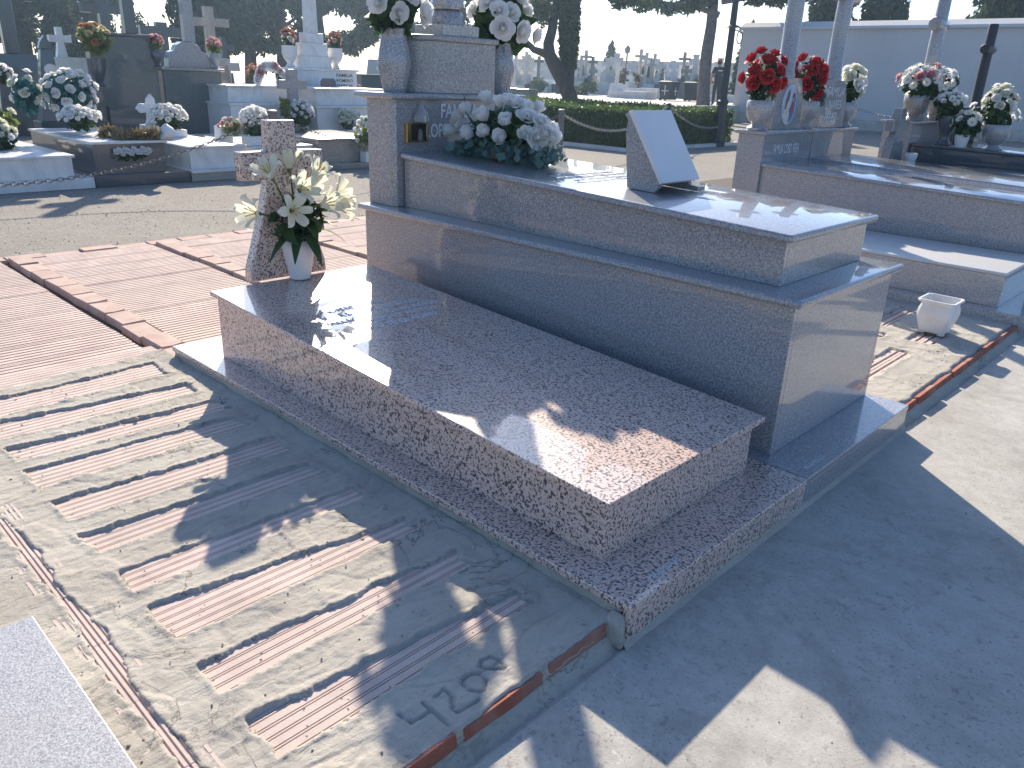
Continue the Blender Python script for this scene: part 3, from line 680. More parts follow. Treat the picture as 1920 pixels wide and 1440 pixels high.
# ---- arrangement of white roses and eucalyptus on the grey lid
RB = [(.265, 1.476, 1.272), (.401, 1.429, 1.262), (.443, 1.448, 1.273), (.483, 1.456, 1.272), (.141, 1.449, 1.216), (.088, 1.436, 1.186), (.346, 1.38, 1.195), (.596, 1.432, 1.215), (.544, 1.47, 1.262), (.501, 1.38, 1.182), (.047, 1.425, 1.105), (.101, 1.439, 1.132), (.258, 1.362, 1.108), (.387, 1.353, 1.127), (.497, 1.355, 1.106), (.621, 1.392, 1.13), (.682, 1.419, 1.118), (.703, 1.452, 1.141), (.663, 1.463, 1.194), (.729, 1.474, 1.12), (.5, 1.6, 1.24), (.3, 1.6, 1.22), (.62, 1.58, 1.15), (.18, 1.58, 1.15), (.4, 1.65, 1.12)]
o = bouquet('flower_arrangement', 'broad arrangement of white roses and blue-green eucalyptus on the grey tomb lid', (.4, 1.5, 1.06), (.34, .16, .22), 0, ['bud', 'bud', 'rose'], .094, 'euca', 620, .055, 11, pts=RB, drop=.25)
V, F = leaf_cloud([(.40, 1.42, 1.03, .33, .12, .05), (.72, 1.45, 1.03, .10, .10, .05), (.16, 1.40, 1.02, .12, .1, .04)], 260, .045, 4, 1.2); nobj('eucalyptus_leaves', V, F, MT['euca'], o)
V, F = leaf_cloud([(.74, 1.46, 1.05, .08, .08, .06), (.70, 1.45, 1.17, .06, .06, .05)], 90, .02, 8, 1.5); q = nobj('filler_flowers', V, F, MT['gypso'], o); q['kind'] = 'stuff'
V, F = leaf_cloud([(.42, 1.48, 1.12, .28, .12, .12)], 160, .05, 9, 2.2); nobj('dark_leaves', V, F, MT['leaf'], o)
B().lathe([(.10, 0), (.12, .01), (.13, .05), (.12, .055)], (.4, 1.5, zu(.4)+.002), 20).build('tray', MT['redbrick'], o, smooth=True)
# ---- bouquets in the two urns of the grey tomb
bouquet('bouquet', 'bunch of large white roses in the left urn of the grey tomb', (-.10, 1.145, 1.72), (.135, .135, .15), 10, ['rose'], .10, 'leaf', 240, .075, 21, 'rose bunches in the grey urns', pts=[(.02, 1.10, 1.665), (-.02, 1.0, 1.70), (.04, 1.24, 1.69), (-.02, 1.29, 1.67)], low=0)
bouquet('bouquet', 'bunch of large white roses in the right urn of the grey tomb', (-.10, 1.925, 1.70), (.17, .17, .18), 11, ['rose'], .10, 'leaf', 260, .08, 22, 'rose bunches in the grey urns', pts=[(.04, 1.80, 1.64), (.07, 1.93, 1.63), (.05, 2.06, 1.62), (.02, 1.79, 1.73)], low=0)
# ---- white vase with lilies on the pink tomb
vz = zl(.03)+.001
o = B().lathe([(.048, 0), (.052, .003), (.052, .012), (.058, .04), (.068, .09), (.077, .135), (.079, .158), (.073, .178), (.060, .192), (.058, .200), (.066, .208), (.064, .211), (.052, .203), (.05, .17)], (.028, .452, vz), 32).build('vase', MT['porcelain'], None, smooth=True, org=(.028, .452, vz)); tag(o, 'white ceramic vase standing before the cross on the pink tomb', 'vase')
def lily_mesh():
    b = B()
    for i in range(6):
        a = 2*math.pi*i/6; c, s = math.cos(a), math.sin(a); G = []
        wd = 1.0 if i % 2 else .74
        for t in (0, .18, .4, .62, .82, 1):
            r = .05+.62*math.sin(t*1.35)**1.1; z = .62*math.sin(t*1.9)-.22*max(0, t-.55)**2*4
            w_ = wd*.185*(math.sin(math.pi*min(1, t*.96+.06))**.75)+.006
            for q in (-1, 0, 1):
                G.append((r*c-w_*q*s, r*s+w_*q*c, z+(.045 if q == 0 else .10)*(-1 if q == 0 else 1)*(.5+.5*t)*.5))
        b.add(G, [(k*3+j, k*3+j+1, k*3+j+4, k*3+j+3) for k in range(5) for j in range(2)])
    b.cm = 1
    for i in range(6):
        a = 2*math.pi*(i+.5)/6; b.tube([(0, 0, .05), (.08*math.cos(a), .08*math.sin(a), .3), (.17*math.cos(a), .17*math.sin(a), .55)], [.012, .010, .022], 4)
    b.cm = 2; b.tube([(0, 0, -.5), (0, 0, -.2), (0, 0, .08)], [.03, .035, .09], 6)
    return b.mesh('lily', mats=[MT['lily'], MT['stamen'], MT['leaf_y']], smooth=True)
LM = lily_mesh()
LP = thing('lily_bouquet', 'bunch of white lilies with long dark leaves in the white vase', 'flowers', (.028, .452, vz+.18))
LQ = [((.10, .30, .93), (.2, -.55, .8)), ((.12, .50, .925), (.5, .35, .8)), ((.15, .395, .87), (.85, .1, .45)), ((.165, .345, .79), (.95, -.2, .15)), ((.05, .245, .77), (.25, -.95, .25)), ((.15, .51, .80), (.8, .5, .3)), ((.09, .63, .83), (.2, .9, .45)), ((.06, .655, .77), (.3, .95, .05)), ((.0, .45, .95), (-.3, .1, .95)), ((-.02, .56, .86), (-.5, .6, .5))]
for p, d in LQ:
    p = Vector(p); q = Vector(d).normalized().to_track_quat('Z', 'Y') @ Quaternion((0, 0, 1), random.uniform(0, 1))
    inst('lily', LM, LP, p, .128, q)
    e = p-Vector(d).normalized()*.05
    B().tube([(.028, .452, vz+.19), ((.028+e.x)/2, (.452+e.y)/2, (vz+.2+e.z)/2+.02), e], .004, 5).build('stem', MT['leaf'], LP, smooth=True)
def long_leaf(root, p0, d, L, w_, droop, mat, nm='leaf'):
    d = Vector(d).normalized(); side = d.cross(Vector((0, 0, 1))).normalized(); G = []
    for k in range(6):
        t = k/5; p = Vector(p0)+d*L*t+Vector((0, 0, -droop*t*t)); ww = w_*math.sin(math.pi*min(.97, .12+t*.86))
        G += [p-side*ww+Vector((0, 0, .25*ww)), p, p+side*ww+Vector((0, 0, .25*ww))]
    B().add(G, [(k*3+j, k*3+j+1, k*3+j+4, k*3+j+3) for k in range(5) for j in range(2)]).build(nm, mat, root, smooth=True)
for p, d, L, w_, dr, mt in [((.05, .43, .70), (.4, -.8, .25), .17, .026, .06, 'leaf'), ((.05, .42, .66), (.3, -.9, -.05), .18, .022, .10, 'leaf'), ((.06, .44, .66), (.7, -.6, -.1), .15, .024, .10, 'leaf'), ((.08, .46, .66), (.9, .05, -.2), .13, .030, .11, 'leaf'), ((.06, .50, .67), (.3, .9, .2), .19, .024, .12, 'leaf_y'), ((.06, .48, .70), (.6, .7, .3), .16, .026, .06, 'leaf'), ((.05, .46, .74), (.9, .3, .1), .14, .022, .06, 'leaf'), ((.05, .40, .74), (.6, -.7, .4), .14, .028, .03, 'leaf'), ((.0, .46, .75), (-.7, .4, .5), .15, .024, .05, 'leaf'), ((.09, .47, .70), (.9, -.2, .2), .14, .026, .08, 'leaf'), ((.04, .5, .72), (.1, .8, .5), .15, .022, .04, 'leaf'), ((.08, .44, .74), (.85, -.1, .5), .12, .022, .02, 'leaf')]:
    long_leaf(LP, p, d, L, w_, dr, MT[mt])
V, F = leaf_cloud([(.05, .46, .74, .07, .13, .08), (.06, .43, .67, .05, .10, .04)], 46, .055, 77, 2.6); nobj('leaves', V, F, MT['leaf'], LP)
# ---- square white pot on the right plot
def _pot_scale(o): o.scale = (.86,)*3
WP = thing('flower_pot', 'square white plastic pot standing on the mortar right of the grey tomb', 'pot', (2.11, 3.45, .066))
def sq_ring(h, z, c=(2.11, 3.45), ch=.17):
    k = h*ch; return [(c[0]+x, c[1]+y, z) for x, y in [(h, -h+k), (h, h-k), (h-k, h), (-h+k, h), (-h, h-k), (-h, -h+k), (-h+k, -h), (h-k, -h)]]
pr_ = [(.080, .072), (.084, .078), (.085, .092), (.096, .13), (.108, .17), (.113, .20), (.109, .235), (.100, .262), (.099, .276), (.118, .283), (.121, .290), (.119, .300), (.108, .300), (.099, .276), (.092, .20)]
V = sum([sq_ring(h, z) for h, z in pr_], []); n = len(pr_)
F = [(i*8+k, i*8+(k+1) % 8, (i+1)*8+(k+1) % 8, (i+1)*8+k) for i in range(n-1) for k in range(8)]+[tuple(range(7, -1, -1))]
B().add(V, F).build('pot', MT['plastic'], WP, smooth=True)
B().add(sq_ring(.093, .22), [tuple(range(8))]).build('soil', MT['hollow'], WP)
_pot_scale(WP)
for s in (0, 1, 2, 3):
    sx_, sy_ = ((1, 1), (1, -1), (-1, 1), (-1, -1))[s]; B().box(2.11+sx_*.062-.02, 2.11+sx_*.062+.02, 3.45+sy_*.062-.02, 3.45+sy_*.062+.02, .062, .0715).build('foot', MT['plastic'], WP, bevel=.004)
# ================================================================== TOMBS ON THE RIGHT
def box_tomb(name, label, x0, x1, y0, y1, z0, z1, mat, lidmat=None, lip=.03, lidh=.03, slope=0., base=None, rnd=.010, cat='tomb', panels=True):
    """box of four stone panels under a lid slab, on an optional base slab"""
    t = thing(name, label, cat, ((x0+x1)/2, (y0+y1)/2, z0)); lidmat = lidmat or mat; th = .03
    def zt(x): return z1+slope*(x1-x)
    for a0, a1, c0, c1, nm in ((x0, x1, y0, y0+th, 'side_panel'), (x0, x1, y1-th, y1, 'side_panel'), (x1-th, x1, y0+th+.0005, y1-th-.0005, 'end_panel')):
        B().hexa([(a0, c0, z0), (a1, c0, z0), (a1, c1, z0), (a0, c1, z0), (a0, c0, zt(a0)-lidh), (a1, c0, zt(a1)-lidh), (a1, c1, zt(a1)-lidh), (a0, c1, zt(a0)-lidh)]).build(nm, mat, t, bevel=.002, seg=1)
    a0, a1, c0, c1 = x0, x1+lip, y0-lip, y1+lip
    B().hexa([(a0, c0, zt(a0)-lidh+.0005), (a1, c0, zt(a1)-lidh+.0005), (a1, c1, zt(a1)-lidh+.0005), (a0, c1, zt(a0)-lidh+.0005), (a0, c0, zt(a0)), (a1, c0, zt(a1)), (a1, c1, zt(a1)), (a0, c1, zt(a0))]).build('lid', lidmat, t, bevel=min(rnd, lidh*.4), seg=3, smooth=True)
    if base:
        bx0, bx1, by0, by1, bz = base; B().box(bx0, bx1, by0, by1, bz, z0-.0005).build('base_slab', mat, t, bevel=.004)
    return t
def column_cross(parent, c, z0, z1, r, arm_z, arm, mat, ar=None):
    """round-section stone cross with collar"""
    B().lathe([(r*1.15, 0), (r*1.15, .03), (r, .05), (r*.96, (arm_z-z0)*.6), (r*.92, z1-z0-.02), (r*.8, z1-z0)], (c[0], c[1], z0), 18).build('cross_shaft', mat, parent, smooth=True)
    ar = ar or r*.95
    B().tube([(c[0], c[1]-arm, arm_z), (c[0], c[1]-arm+.02, arm_z), (c[0], c[1], arm_z), (c[0], c[1]+arm-.02, arm_z), (c[0], c[1]+arm, arm_z)], [ar*.85, ar, ar, ar, ar*.85], 18).build('cross_arm', mat, parent, smooth=True)
UP2 = [(.085, 0), (.09, .02), (.06, .04), (.05, .055), (.075, .075), (.105, .12), (.115, .18), (.112, .24), (.105, .25), (.095, .25), (.09, .2)]
def urn(label, x, y, z, mat, s=1., group=None, prof=UP2, sq=.35):
    o = B().lathe([(r*s, h*s) for r, h in prof], (x, y, z), 20, sq=sq, rot=math.pi/4).build('urn', mat, None, smooth=True, org=(x, y, z)); return tag(o, label, 'urn', group)
g = MT['grey']; MT['paleslab'] = plain('honed_pale_stone', (.62, .60, .57), .4, .06, 60)
box_tomb('tomb', 'low pale granite tomb with a bare sunlit slab beside the white pot', .05, 2.262, 4.16, 4.985, .118, .345, MT['grey_l'], MT['paleslab'], lip=.006, lidh=.022, base=(-.1, 2.45, 4.06, 7.5, .0))
R2 = box_tomb('tomb', 'grey granite tomb with an oval painted portrait on its headstone', .055, 2.28, 5.03, 5.90, .1185, .695, g, lip=.03, lidh=.03, slope=.034)
R3 = box_tomb('tomb', 'grey granite tomb whose headstone reads FAMILIA LINARES PEREZ', .055, 2.30, 6.0, 6.90, .1185, .70, g, lip=.03, lidh=.03, slope=.034)
for T, y0, y1 in ((R2, 4.995, 5.945), (R3, 5.965, 6.93)):
    B().box(-.19, .054, y0, y1, .1185, 1.004).build('head_block', g, T, bevel=.004)
    B().box(-.22, .085, y0-.03, y1+.012, 1.0045, 1.035).build('cap_slab', g, T, bevel=.011, seg=4, smooth=True)
# upright stones
B().plate([(5.25, 1.0355), (5.80, 1.0355), (5.78, 1.30), (5.70, 1.47), (5.30, 1.47), (5.25, 1.30)], -.13, -.02).build('upright_stone', g, R2, bevel=.004)
B().plate([(6.18, 1.0355), (6.78, 1.0355), (6.76, 1.28), (6.68, 1.47), (6.24, 1.47), (6.18, 1.28)], -.13, -.02).build('upright_stone', g, R3, bevel=.004)
column_cross(R2, (-.09, 5.50), 1.47, 2.75, .075, 2.35, .26, g); column_cross(R3, (-.09, 6.50), 1.47, 2.5, .075, 2.23, .24, g)
for i, (tx, wd) in enumerate((('FAMILIA', .40), ('LINARES', .36), ('PEREZ', .28))):
    text_part(tx, R3, MT['letter_g'], (-.0165, 6.27+.012*i, 1.325-.118*i), (0, 1, 0), (0, 0, 1), .085, wd, shear=.25)
text_part('FAMILIA COBO VERA', R2, MT['letter_g'], (.0575, 5.19, .835), (0, 1, 0), (0, 0, 1), .085, .50, bold=.012)
# oval painted portrait, plain figures
ov = B(); n = 28; cy, cz, ry, rz = 5.50, 1.245, .135, .175
ov.plate([(cy+ry*math.cos(2*math.pi*k/n), cz+rz*math.sin(2*math.pi*k/n)) for k in range(n)], -.0195, -.010)
M_sky = plain('painted_pale_blue', (.42, .52, .66), .3, .2, 14); M_ppl = plain('painted_white_robe', (.62, .58, .52), .3, .2, 30); M_hair = plain('painted_brown', (.17, .09, .06), .3, .2, 30); M_rob = plain('painted_red', (.42, .07, .05), .3, .2, 30); M_blu = plain('painted_blue', (.06, .20, .42), .3, .2, 30); M_skin = plain('painted_skin', (.50, .32, .24), .3, .1)
po = ov.build('oval_portrait', M_sky, R2, bevel=.003)
def blob(parent, nm, mat, pts, x): B().plate([(cy+y, cz+z) for y, z in pts], x, x+.0012).build(nm, mat, parent)
blob(po, 'painted_cloak', M_blu, [(.0, -.15), (.07, -.13), (.11, -.06), (.115, .05), (.09, .10), (.06, .02), (.0, -.04)], -.0098)
blob(po, 'painted_robe', M_ppl, [(-.10, -.10), (-.06, -.155), (.0, -.168), (.02, -.10), (-.005, .0), (-.02, .09), (-.05, .06), (-.085, -.02)], -.0084)
blob(po, 'painted_hair', M_hair, [(-.075, .03), (-.055, .10), (-.03, .13), (-.01, .10), (-.018, .06), (-.045, .02), (-.06, -.03), (-.08, -.04)], -.0070)
blob(po, 'painted_robe', M_rob, [(.03, -.07), (.065, -.08), (.085, -.03), (.08, .02), (.05, .03), (.03, -.01)], -.0084)
blob(po, 'painted_face', M_skin, [(.045, .03), (.07, .03), (.078, .06), (.062, .085), (.045, .07)], -.0070)
blob(po, 'painted_hair', M_hair, [(.042, .065), (.08, .058), (.085, .09), (.06, .105), (.042, .09)], -.0056)
RP1 = [(-.114, 5.046, 1.667), (-.153, 4.977, 1.606), (.002, 4.973, 1.596), (-.012, 5.1, 1.652), (-.076, 4.906, 1.514), (.032, 4.942, 1.472), (.082, 5.054, 1.519), (-.195, 4.945, 1.451), (-.07, 4.906, 1.411), (.072, 5.009, 1.408), (.072, 5.145, 1.423), (.057, 5.135, 1.594), (-.2, 5.15, 1.55), (-.1, 5.2, 1.6)]
RP2 = [(-.16, 5.939, 1.647), (-.01, 5.909, 1.618), (-.011, 5.856, 1.554), (-.211, 5.916, 1.572), (-.154, 5.841, 1.494), (.061, 5.906, 1.481), (-.032, 5.832, 1.423), (.043, 5.936, 1.347), (.053, 5.927, 1.551), (-.15, 6.05, 1.55), (0, 6.08, 1.5)]
urn('granite urn at the left end of the portrait headstone, filled with red roses', -.06, 5.06, 1.0355, g, .98, 'urns on the right tombs')
urn('granite urn right of the oval portrait, filled with red roses', -.06, 5.96, 1.0355, g, .98, 'urns on the right tombs')
urn('granite urn at the right end of the LINARES headstone', -.06, 6.87, 1.0355, g, .95, 'urns on the right tombs')
bouquet('bouquet', 'fuller bunch of red roses left of the oval portrait', (-.07, 5.07, 1.47), (.16, .16, .2), 0, ['red'], .112, 'leaf', 300, .06, 31, 'red rose bunches', 260, RP1)
bouquet('bouquet', 'smaller bunch of red roses between the portrait and the LINARES stone', (-.07, 5.98, 1.47), (.15, .15, .2), 0, ['red'], .108, 'leaf', 260, .06, 32, 'red rose bunches', 200, RP2)
bouquet('bouquet', 'tall bunch of white roses right of the LINARES stone', (-.07, 6.92, 1.43), (.12, .12, .19), 12, ['rose', 'cream'], .11, 'leaf', 150, .06, 33, low=-.5)
bouquet('bouquet', 'few white flowers with blue-green leaves left of the LINARES lettering', (-.02, 6.13, 1.33), (.06, .06, .09), 4, ['rose'], .085, 'euca', 60, .06, 34)
# small granite cross tomb and the two tombs beyond
R4 = box_tomb('tomb', 'narrow granite tomb with a small stone cross and white pot at its head', .30, 2.3, 6.99, 7.50, .1185, .715, MT['brownstone'], lip=.01)
B().plate([(yy, .7165+zz) for yy, zz in [(6.99, 0), (7.40, 0), (7.33, .24), (7.30, .30), (7.42, .30), (7.42, .41), (7.28, .41), (7.27, .52), (7.13, .52), (7.12, .41), (6.98, .41), (6.98, .30), (7.10, .30), (7.06, .24)]], .33, .41).build('cross_headstone', g, R4, bevel=.006)
o = B().lathe([(.04, 0), (.05, .02), (.065, .08), (.062, .10), (.05, .10)], (.56, 7.19, .716), 14).build('flower_pot', MT['plastic'], None, smooth=True, org=(.56, 7.19, .716)); tag(o, 'small white pot at the foot of the small granite cross on the right', 'pot')
R5 = box_tomb('tomb', 'dark polished granite tomb crowded with pots and urns at the right edge', .40, 2.6, 7.62, 8.55, .1185, .845, MT['dark'], lip=.02, slope=.02)
B().box(.10, .39, 7.56, 8.6, .1185, 1.08).build('head_block', g, R5, bevel=.004); B().box(.07, .43, 7.52, 8.64, 1.0805, 1.105).build('cap_slab', g, R5, bevel=.009, seg=3, smooth=True)
column_cross(R5, (.30, 8.02), 1.1055, 2.35, .07, 2.06, .17, g)
R6 = box_tomb('tomb', 'black granite tomb with a slim black cross behind the dark tomb', .5, 2.6, 8.70, 9.6, .0, .80, MT['dark'], lip=.02)
B().box(.3, .49, 8.68, 9.6, 0, 1.25).build('head_block', MT['dark'], R6, bevel=.004); column_cross(R6, (.58, 8.9), 1.2505, 2.12, .055, 1.86, .15, MT['metal_k'])
B().box(.49, .68, 8.8, 9.0, .8005, 1.25).build('cross_base', MT['dark'], R6, bevel=.004)
urn('large granite urn left of the tall cross on the dark tomb', .33, 7.72, 1.1055, MT['brownstone'], 1.05)
bouquet('bouquet', 'wide bunch of white daisies in the large granite urn on the right', (.33, 7.74, 1.48), (.22, .22, .2), 34, ['daisy']*7+['prose'], .095, 'leaf', 260, .06, 41, filler=60)
urn('granite urn behind the wide daisy bunch on the dark tomb', .33, 8.35, 1.1055, MT['brownstone'], 1.0)
bouquet('bouquet', 'bunch of white daisies half hidden behind the wide daisy bunch', (.33, 8.33, 1.48), (.2, .2, .19), 26, ['daisy']*6+['prose'], .095, 'leaf', 200, .06, 42)
o = B().lathe([(.07, 0), (.075, .02), (.05, .06), (.045, .1), (.08, .18), (.10, .25), (.105, .30), (.09, .30)], (.68, 7.72, .877), 18).build('vase', MT['dark'], None, smooth=True, org=(.68, 7.72, .877)); tag(o, 'dark footed vase on the dark tomb, below the daisies', 'vase')
bouquet('bouquet', 'white chrysanthemums in the dark footed vase on the right', (.66, 7.72, 1.30), (.16, .16, .12), 22, ['mum'], .075, 'leaf', 240, .055, 43, low=.1, drop=1.0)
o = B().lathe([(.05, 0), (.055, .02), (.07, .10), (.072, .13), (.06, .13)], (.86, 7.68, .873), 14).build('flower_pot', MT['plastic'], None, smooth=True, org=(.86, 7.68, .873)); tag(o, 'small white pot under the low daisies on the dark tomb', 'pot')
bouquet('bouquet', 'low spread of white daisies in the small white pot on the dark tomb', (.88, 7.68, 1.12), (.17, .15, .13), 14, ['daisy'], .09, 'leaf', 160, .05, 44)
urn('dark granite urn at the right edge of the picture', 1.14, 7.75, .868, MT['grey'], 1.0)
bouquet('bouquet', 'tall bunch of cream and white roses in the urn at the right edge', (1.10, 7.76, 1.30), (.16, .16, .20), 24, ['rose', 'daisy', 'cream'], .085, 'leaf', 220, .055, 45, filler=60)
bouquet('bouquet', 'spray of white flowers around the foot of the black cross', (.80, 8.75, 1.17), (.30, .15, .14), 16, ['rose', 'daisy'], .085, 'leaf', 200, .06, 46)
bouquet('bouquet', 'few pink artificial blooms lying on the lid at the right edge', (2.02, 6.75, .745), (.13, .08, .03), 6, ['prose', 'rose'], .06, 'leaf', 20, .03, 47)
# ================================================================== TOMBS ON THE LEFT, ACROSS THE AISLE
mb = MT['marble']; dk = MT['dark']
L1 = box_tomb('tomb', 'white marble tomb at the left edge with flowers on its sunlit lid', -8.9, -6.70, .45, 1.60, .12, .375, mb, lip=.03, base=(-9, -6.62, .30, 1.785, 0), rnd=.006)
L2 = box_tomb('tomb', 'dark granite tomb with a pale lid and a panel of white tulips on its front', -9.0, -6.75, 1.86, 2.70, .13, .505, dk, mb, lip=.03, base=(-9.1, -6.63, 1.80, 2.935, 0), rnd=.006)
L3 = box_tomb('tomb', 'white marble tomb with a fallen pot of straw at its corner', -9.0, -6.72, 3.0, 3.74, .135, .42, mb, lip=.03, base=(-9.1, -6.60, 2.95, 3.90, .10), rnd=.006)
V = []; ysn = np.arange(2.95, 3.9, .03)
for y in ysn:
    for k, z in enumerate((0, .03, .06, .099)): V.append((-6.63+.02*nz(y, k, 2, 8), y, z))
nobj('rough_footing', V, [(i*4+j, i*4+j+1, (i+1)*4+j+1, (i+1)*4+j) for i in range(len(ysn)-1) for j in range(3)], MT['mortar'], L3, True)
L4 = box_tomb('tomb', 'low white tomb with planters just left of the pink cross', -9.3, -7.0, 4.05, 4.95, 0, .36, mb, lip=.02)
L6 = box_tomb('tomb', 'low grey tomb with a sunlit wedge of lid right of the pink cross', -9.6, -7.05, 5.1, 6.35, .08, .43, MT['brownstone'], lip=.03, base=(-9.6, -6.85, 5.0, 6.6, 0))
# tulips in front of the dark tomb
o = thing('tulip_panel', 'row of white tulips fixed to the front of the dark tomb', 'flowers', (-6.74, 2.28, .33))
B().box(-6.749, -6.742, 2.06, 2.52, .27, .42).build('panel', dk, o, bevel=.002)
V, F = leaf_cloud([(-6.72, 2.28, .33, .02, .20, .05)], 90, .04, 3); nobj('leaves', V, F, MT['leaf'], o)
for k in range(12):
    inst('tulip', BL['rose'], o, (-6.71+.01*random.random(), 2.10+.035*k, .385+.02*math.sin(k*2.3)), .05, Vector((1, .2*math.sin(k), .5)).to_track_quat('Z', 'Y'))
# fallen pot with straw
o = thing('fallen_pot', 'white pot lying on its side with dry straw spilling over the pale lid', 'pot', (-6.85, 2.76, .51))
B().tube([(-6.72, 2.82, .57), (-6.72, 2.80, .575), (-6.74, 2.72, .60), (-6.74, 2.70, .61)], [.055, .075, .105, .10], 18).build('pot', MT['plastic'], o, smooth=True)
V, F = leaf_cloud([(-6.95, 2.42, .545, .16, .26, .035), (-6.85, 2.62, .56, .1, .12, .05), (-7.25, 2.25, .56, .1, .12, .05)], 1100, .035, 5, 5.); q = nobj('dry_straw', V, F, MT['straw'], o); q['kind'] = 'stuff'
HEADS0 = set(COL.objects)
# monument with medallion
o = thing('monument', 'dark tapering monument with a pale round medallion, draped with a teal wreath', 'monument', (-8.75, 2.15, .5))
B().prism([(-8.95, 1.92), (-8.62, 1.92), (-8.62, 2.30), (-8.95, 2.30)], .505, .62).build('plinth', dk, o, bevel=.005)
B().prism([(-8.90, 1.96), (-8.68, 1.96), (-8.68, 2.27), (-8.90, 2.27)], .6205, 1.60, [(-8.84, 2.10), (-8.74, 2.10), (-8.74, 2.25), (-8.84, 2.25)]).build('shaft', dk, o, bevel=.004)
B().tube([(-8.735, 2.18, 1.335), (-8.69, 2.18, 1.335)], [.085, .08], 20).build('medallion', MT['limestone'], o, smooth=True)
B().plate([(2.09, 1.62), (2.26, 1.62), (2.24, 1.70), (2.175, 1.80), (2.11, 1.70)], -8.83, -8.75).build('finial', dk, o, bevel=.004)
HEADS = [o for o in COL.objects if o not in HEADS0 and o.parent is None]
# wreath: big cluster of white blooms in teal leaves
bouquet('wreath', 'large wreath of white roses on teal leaves against the medallion monument', (-8.45, 2.24, .98), (.16, .34, .30), 40, ['rose'], .10, 'teal', 420, .085, 51, low=-.7)
bouquet('wreath', 'smaller wreath of white blooms and teal leaves left of the monument', (-8.4, 1.72, .98), (.14, .17, .26), 12, ['rose', 'cream'], .10, 'teal', 200, .08, 52, low=-.6)
bouquet('bouquet', 'mound of small white roses on the pale lid before the teal wreath', (-7.75, 2.10, .70), (.18, .26, .15), 44, ['rose', 'mum'], .075, 'leaf', 200, .05, 53, low=0)
bouquet('bouquet', 'heap of white chrysanthemums on the lid at the left edge', (-7.6, 1.05, .52), (.2, .30, .20), 40, ['mum', 'cream'], .09, 'leaf', 260, .07, 54, low=0)
bouquet('bouquet', 'yellow-green leafy bunch behind the white heap at the left edge', (-8.6, 1.45, .62), (.12, .18, .2), 4, ['cream'], .09, 'leaf_y', 240, .07, 55, low=0)
HEADS0 = set(COL.objects)
# dark headstone and its slim cross
o = thing('headstone', 'tall dark headstone block carrying a slim dark cross', 'headstone', (-9.05, 3.3, 0))
B().box(-9.16, -8.98, 2.78, 3.70, .0, 1.76).build('block', MT['dkgreen'], o, bevel=.008); B().box(-9.18, -8.95, 2.74, 3.74, 1.7605, 1.80).build('cap', dk, o, bevel=.006)
B().box(-9.13, -9.01, 3.32, 3.48, 1.8005, 3.7).build('cross_shaft', dk, o, bevel=.006); B().box(-9.12, -9.02, 3.06, 3.74, 3.2, 3.33).build('cross_arm', dk, o, bevel=.006)
B().box(-8.98, -8.9, 2.9, 3.6, .3, .72).build('step', dk, o, bevel=.006)
HEADS += [o for o in COL.objects if o not in HEADS0 and o.parent is None]
o = B().plate([(yy, .56+zz) for yy, zz in [(3.24, 0), (3.46, 0), (3.43, .06), (3.41, .17), (3.50, .16), (3.56, .22), (3.50, .29), (3.41, .28), (3.40, .35), (3.35, .42), (3.29, .35), (3.28, .28), (3.19, .29), (3.13, .22), (3.19, .16), (3.28, .17), (3.27, .06)]], -8.62, -8.56).build('cross_marker', mb, None, bevel=.006, org=(-8.6, 3.35, .56)); tag(o, 'small white marble cross with pointed arms before the dark headstone', 'cross')
B().box(-8.72, -8.50, 3.2, 3.5, .42, .5595).build('base', mb, o, bevel=.005, org=(-8.6, 3.35, .56))
bouquet('bouquet', 'greyish white roses heaped in a white trough by the small white cross', (-8.2, 3.42, .66), (.16, .28, .20), 44, ['rose', 'daisy'], .085, 'leaf', 180, .06, 56, low=0)
o = B().box(-8.28, -8.05, 3.30, 3.60, .421, .52).build('planter', MT['plastic'], None, bevel=.01, org=(-8.16, 3.45, .421)); tag(o, 'white trough under the greyish white roses', 'planter')
o = B().lathe([(.06, 0), (.075, .03), (.09, .10), (.095, .11), (.08, .11)], (-8.0, 3.02, .421), 14).build('flower_pot', MT['redbrick'], None, smooth=True, org=(-8.0, 3.02, .421)); tag(o, 'small terracotta pot beside the greyish white roses', 'pot')
HEADS0 = set(COL.objects)
# vase with yellow flowers left of the dark headstone
UPX = [(.07, 0), (.08, .02), (.05, .06), (.07, .12), (.11, .22), (.12, .36), (.13, .40), (.11, .40)]
o = B().lathe(UPX, (-9.0, 2.86, 1.05), 18).build('urn', dk, None, smooth=True, org=(-9.0, 2.86, 1.05)); tag(o, 'dark urn left of the dark headstone holding yellow flowers', 'urn')
B().box(-9.25, -8.85, 2.5, 2.775, 0, 1.0495).build('pillar', dk, o, bevel=.005, org=(-9.0, 2.86, 1.05))
bouquet('bouquet', 'bushy bunch of yellow and orange flowers beside the dark headstone', (-9.0, 2.88, 1.68), (.22, .22, .24), 20, ['ymum', 'ymum', 'ymum', 'cream', 'orose'], .10, 'leaf_y', 460, .07, 57, low=-.3)
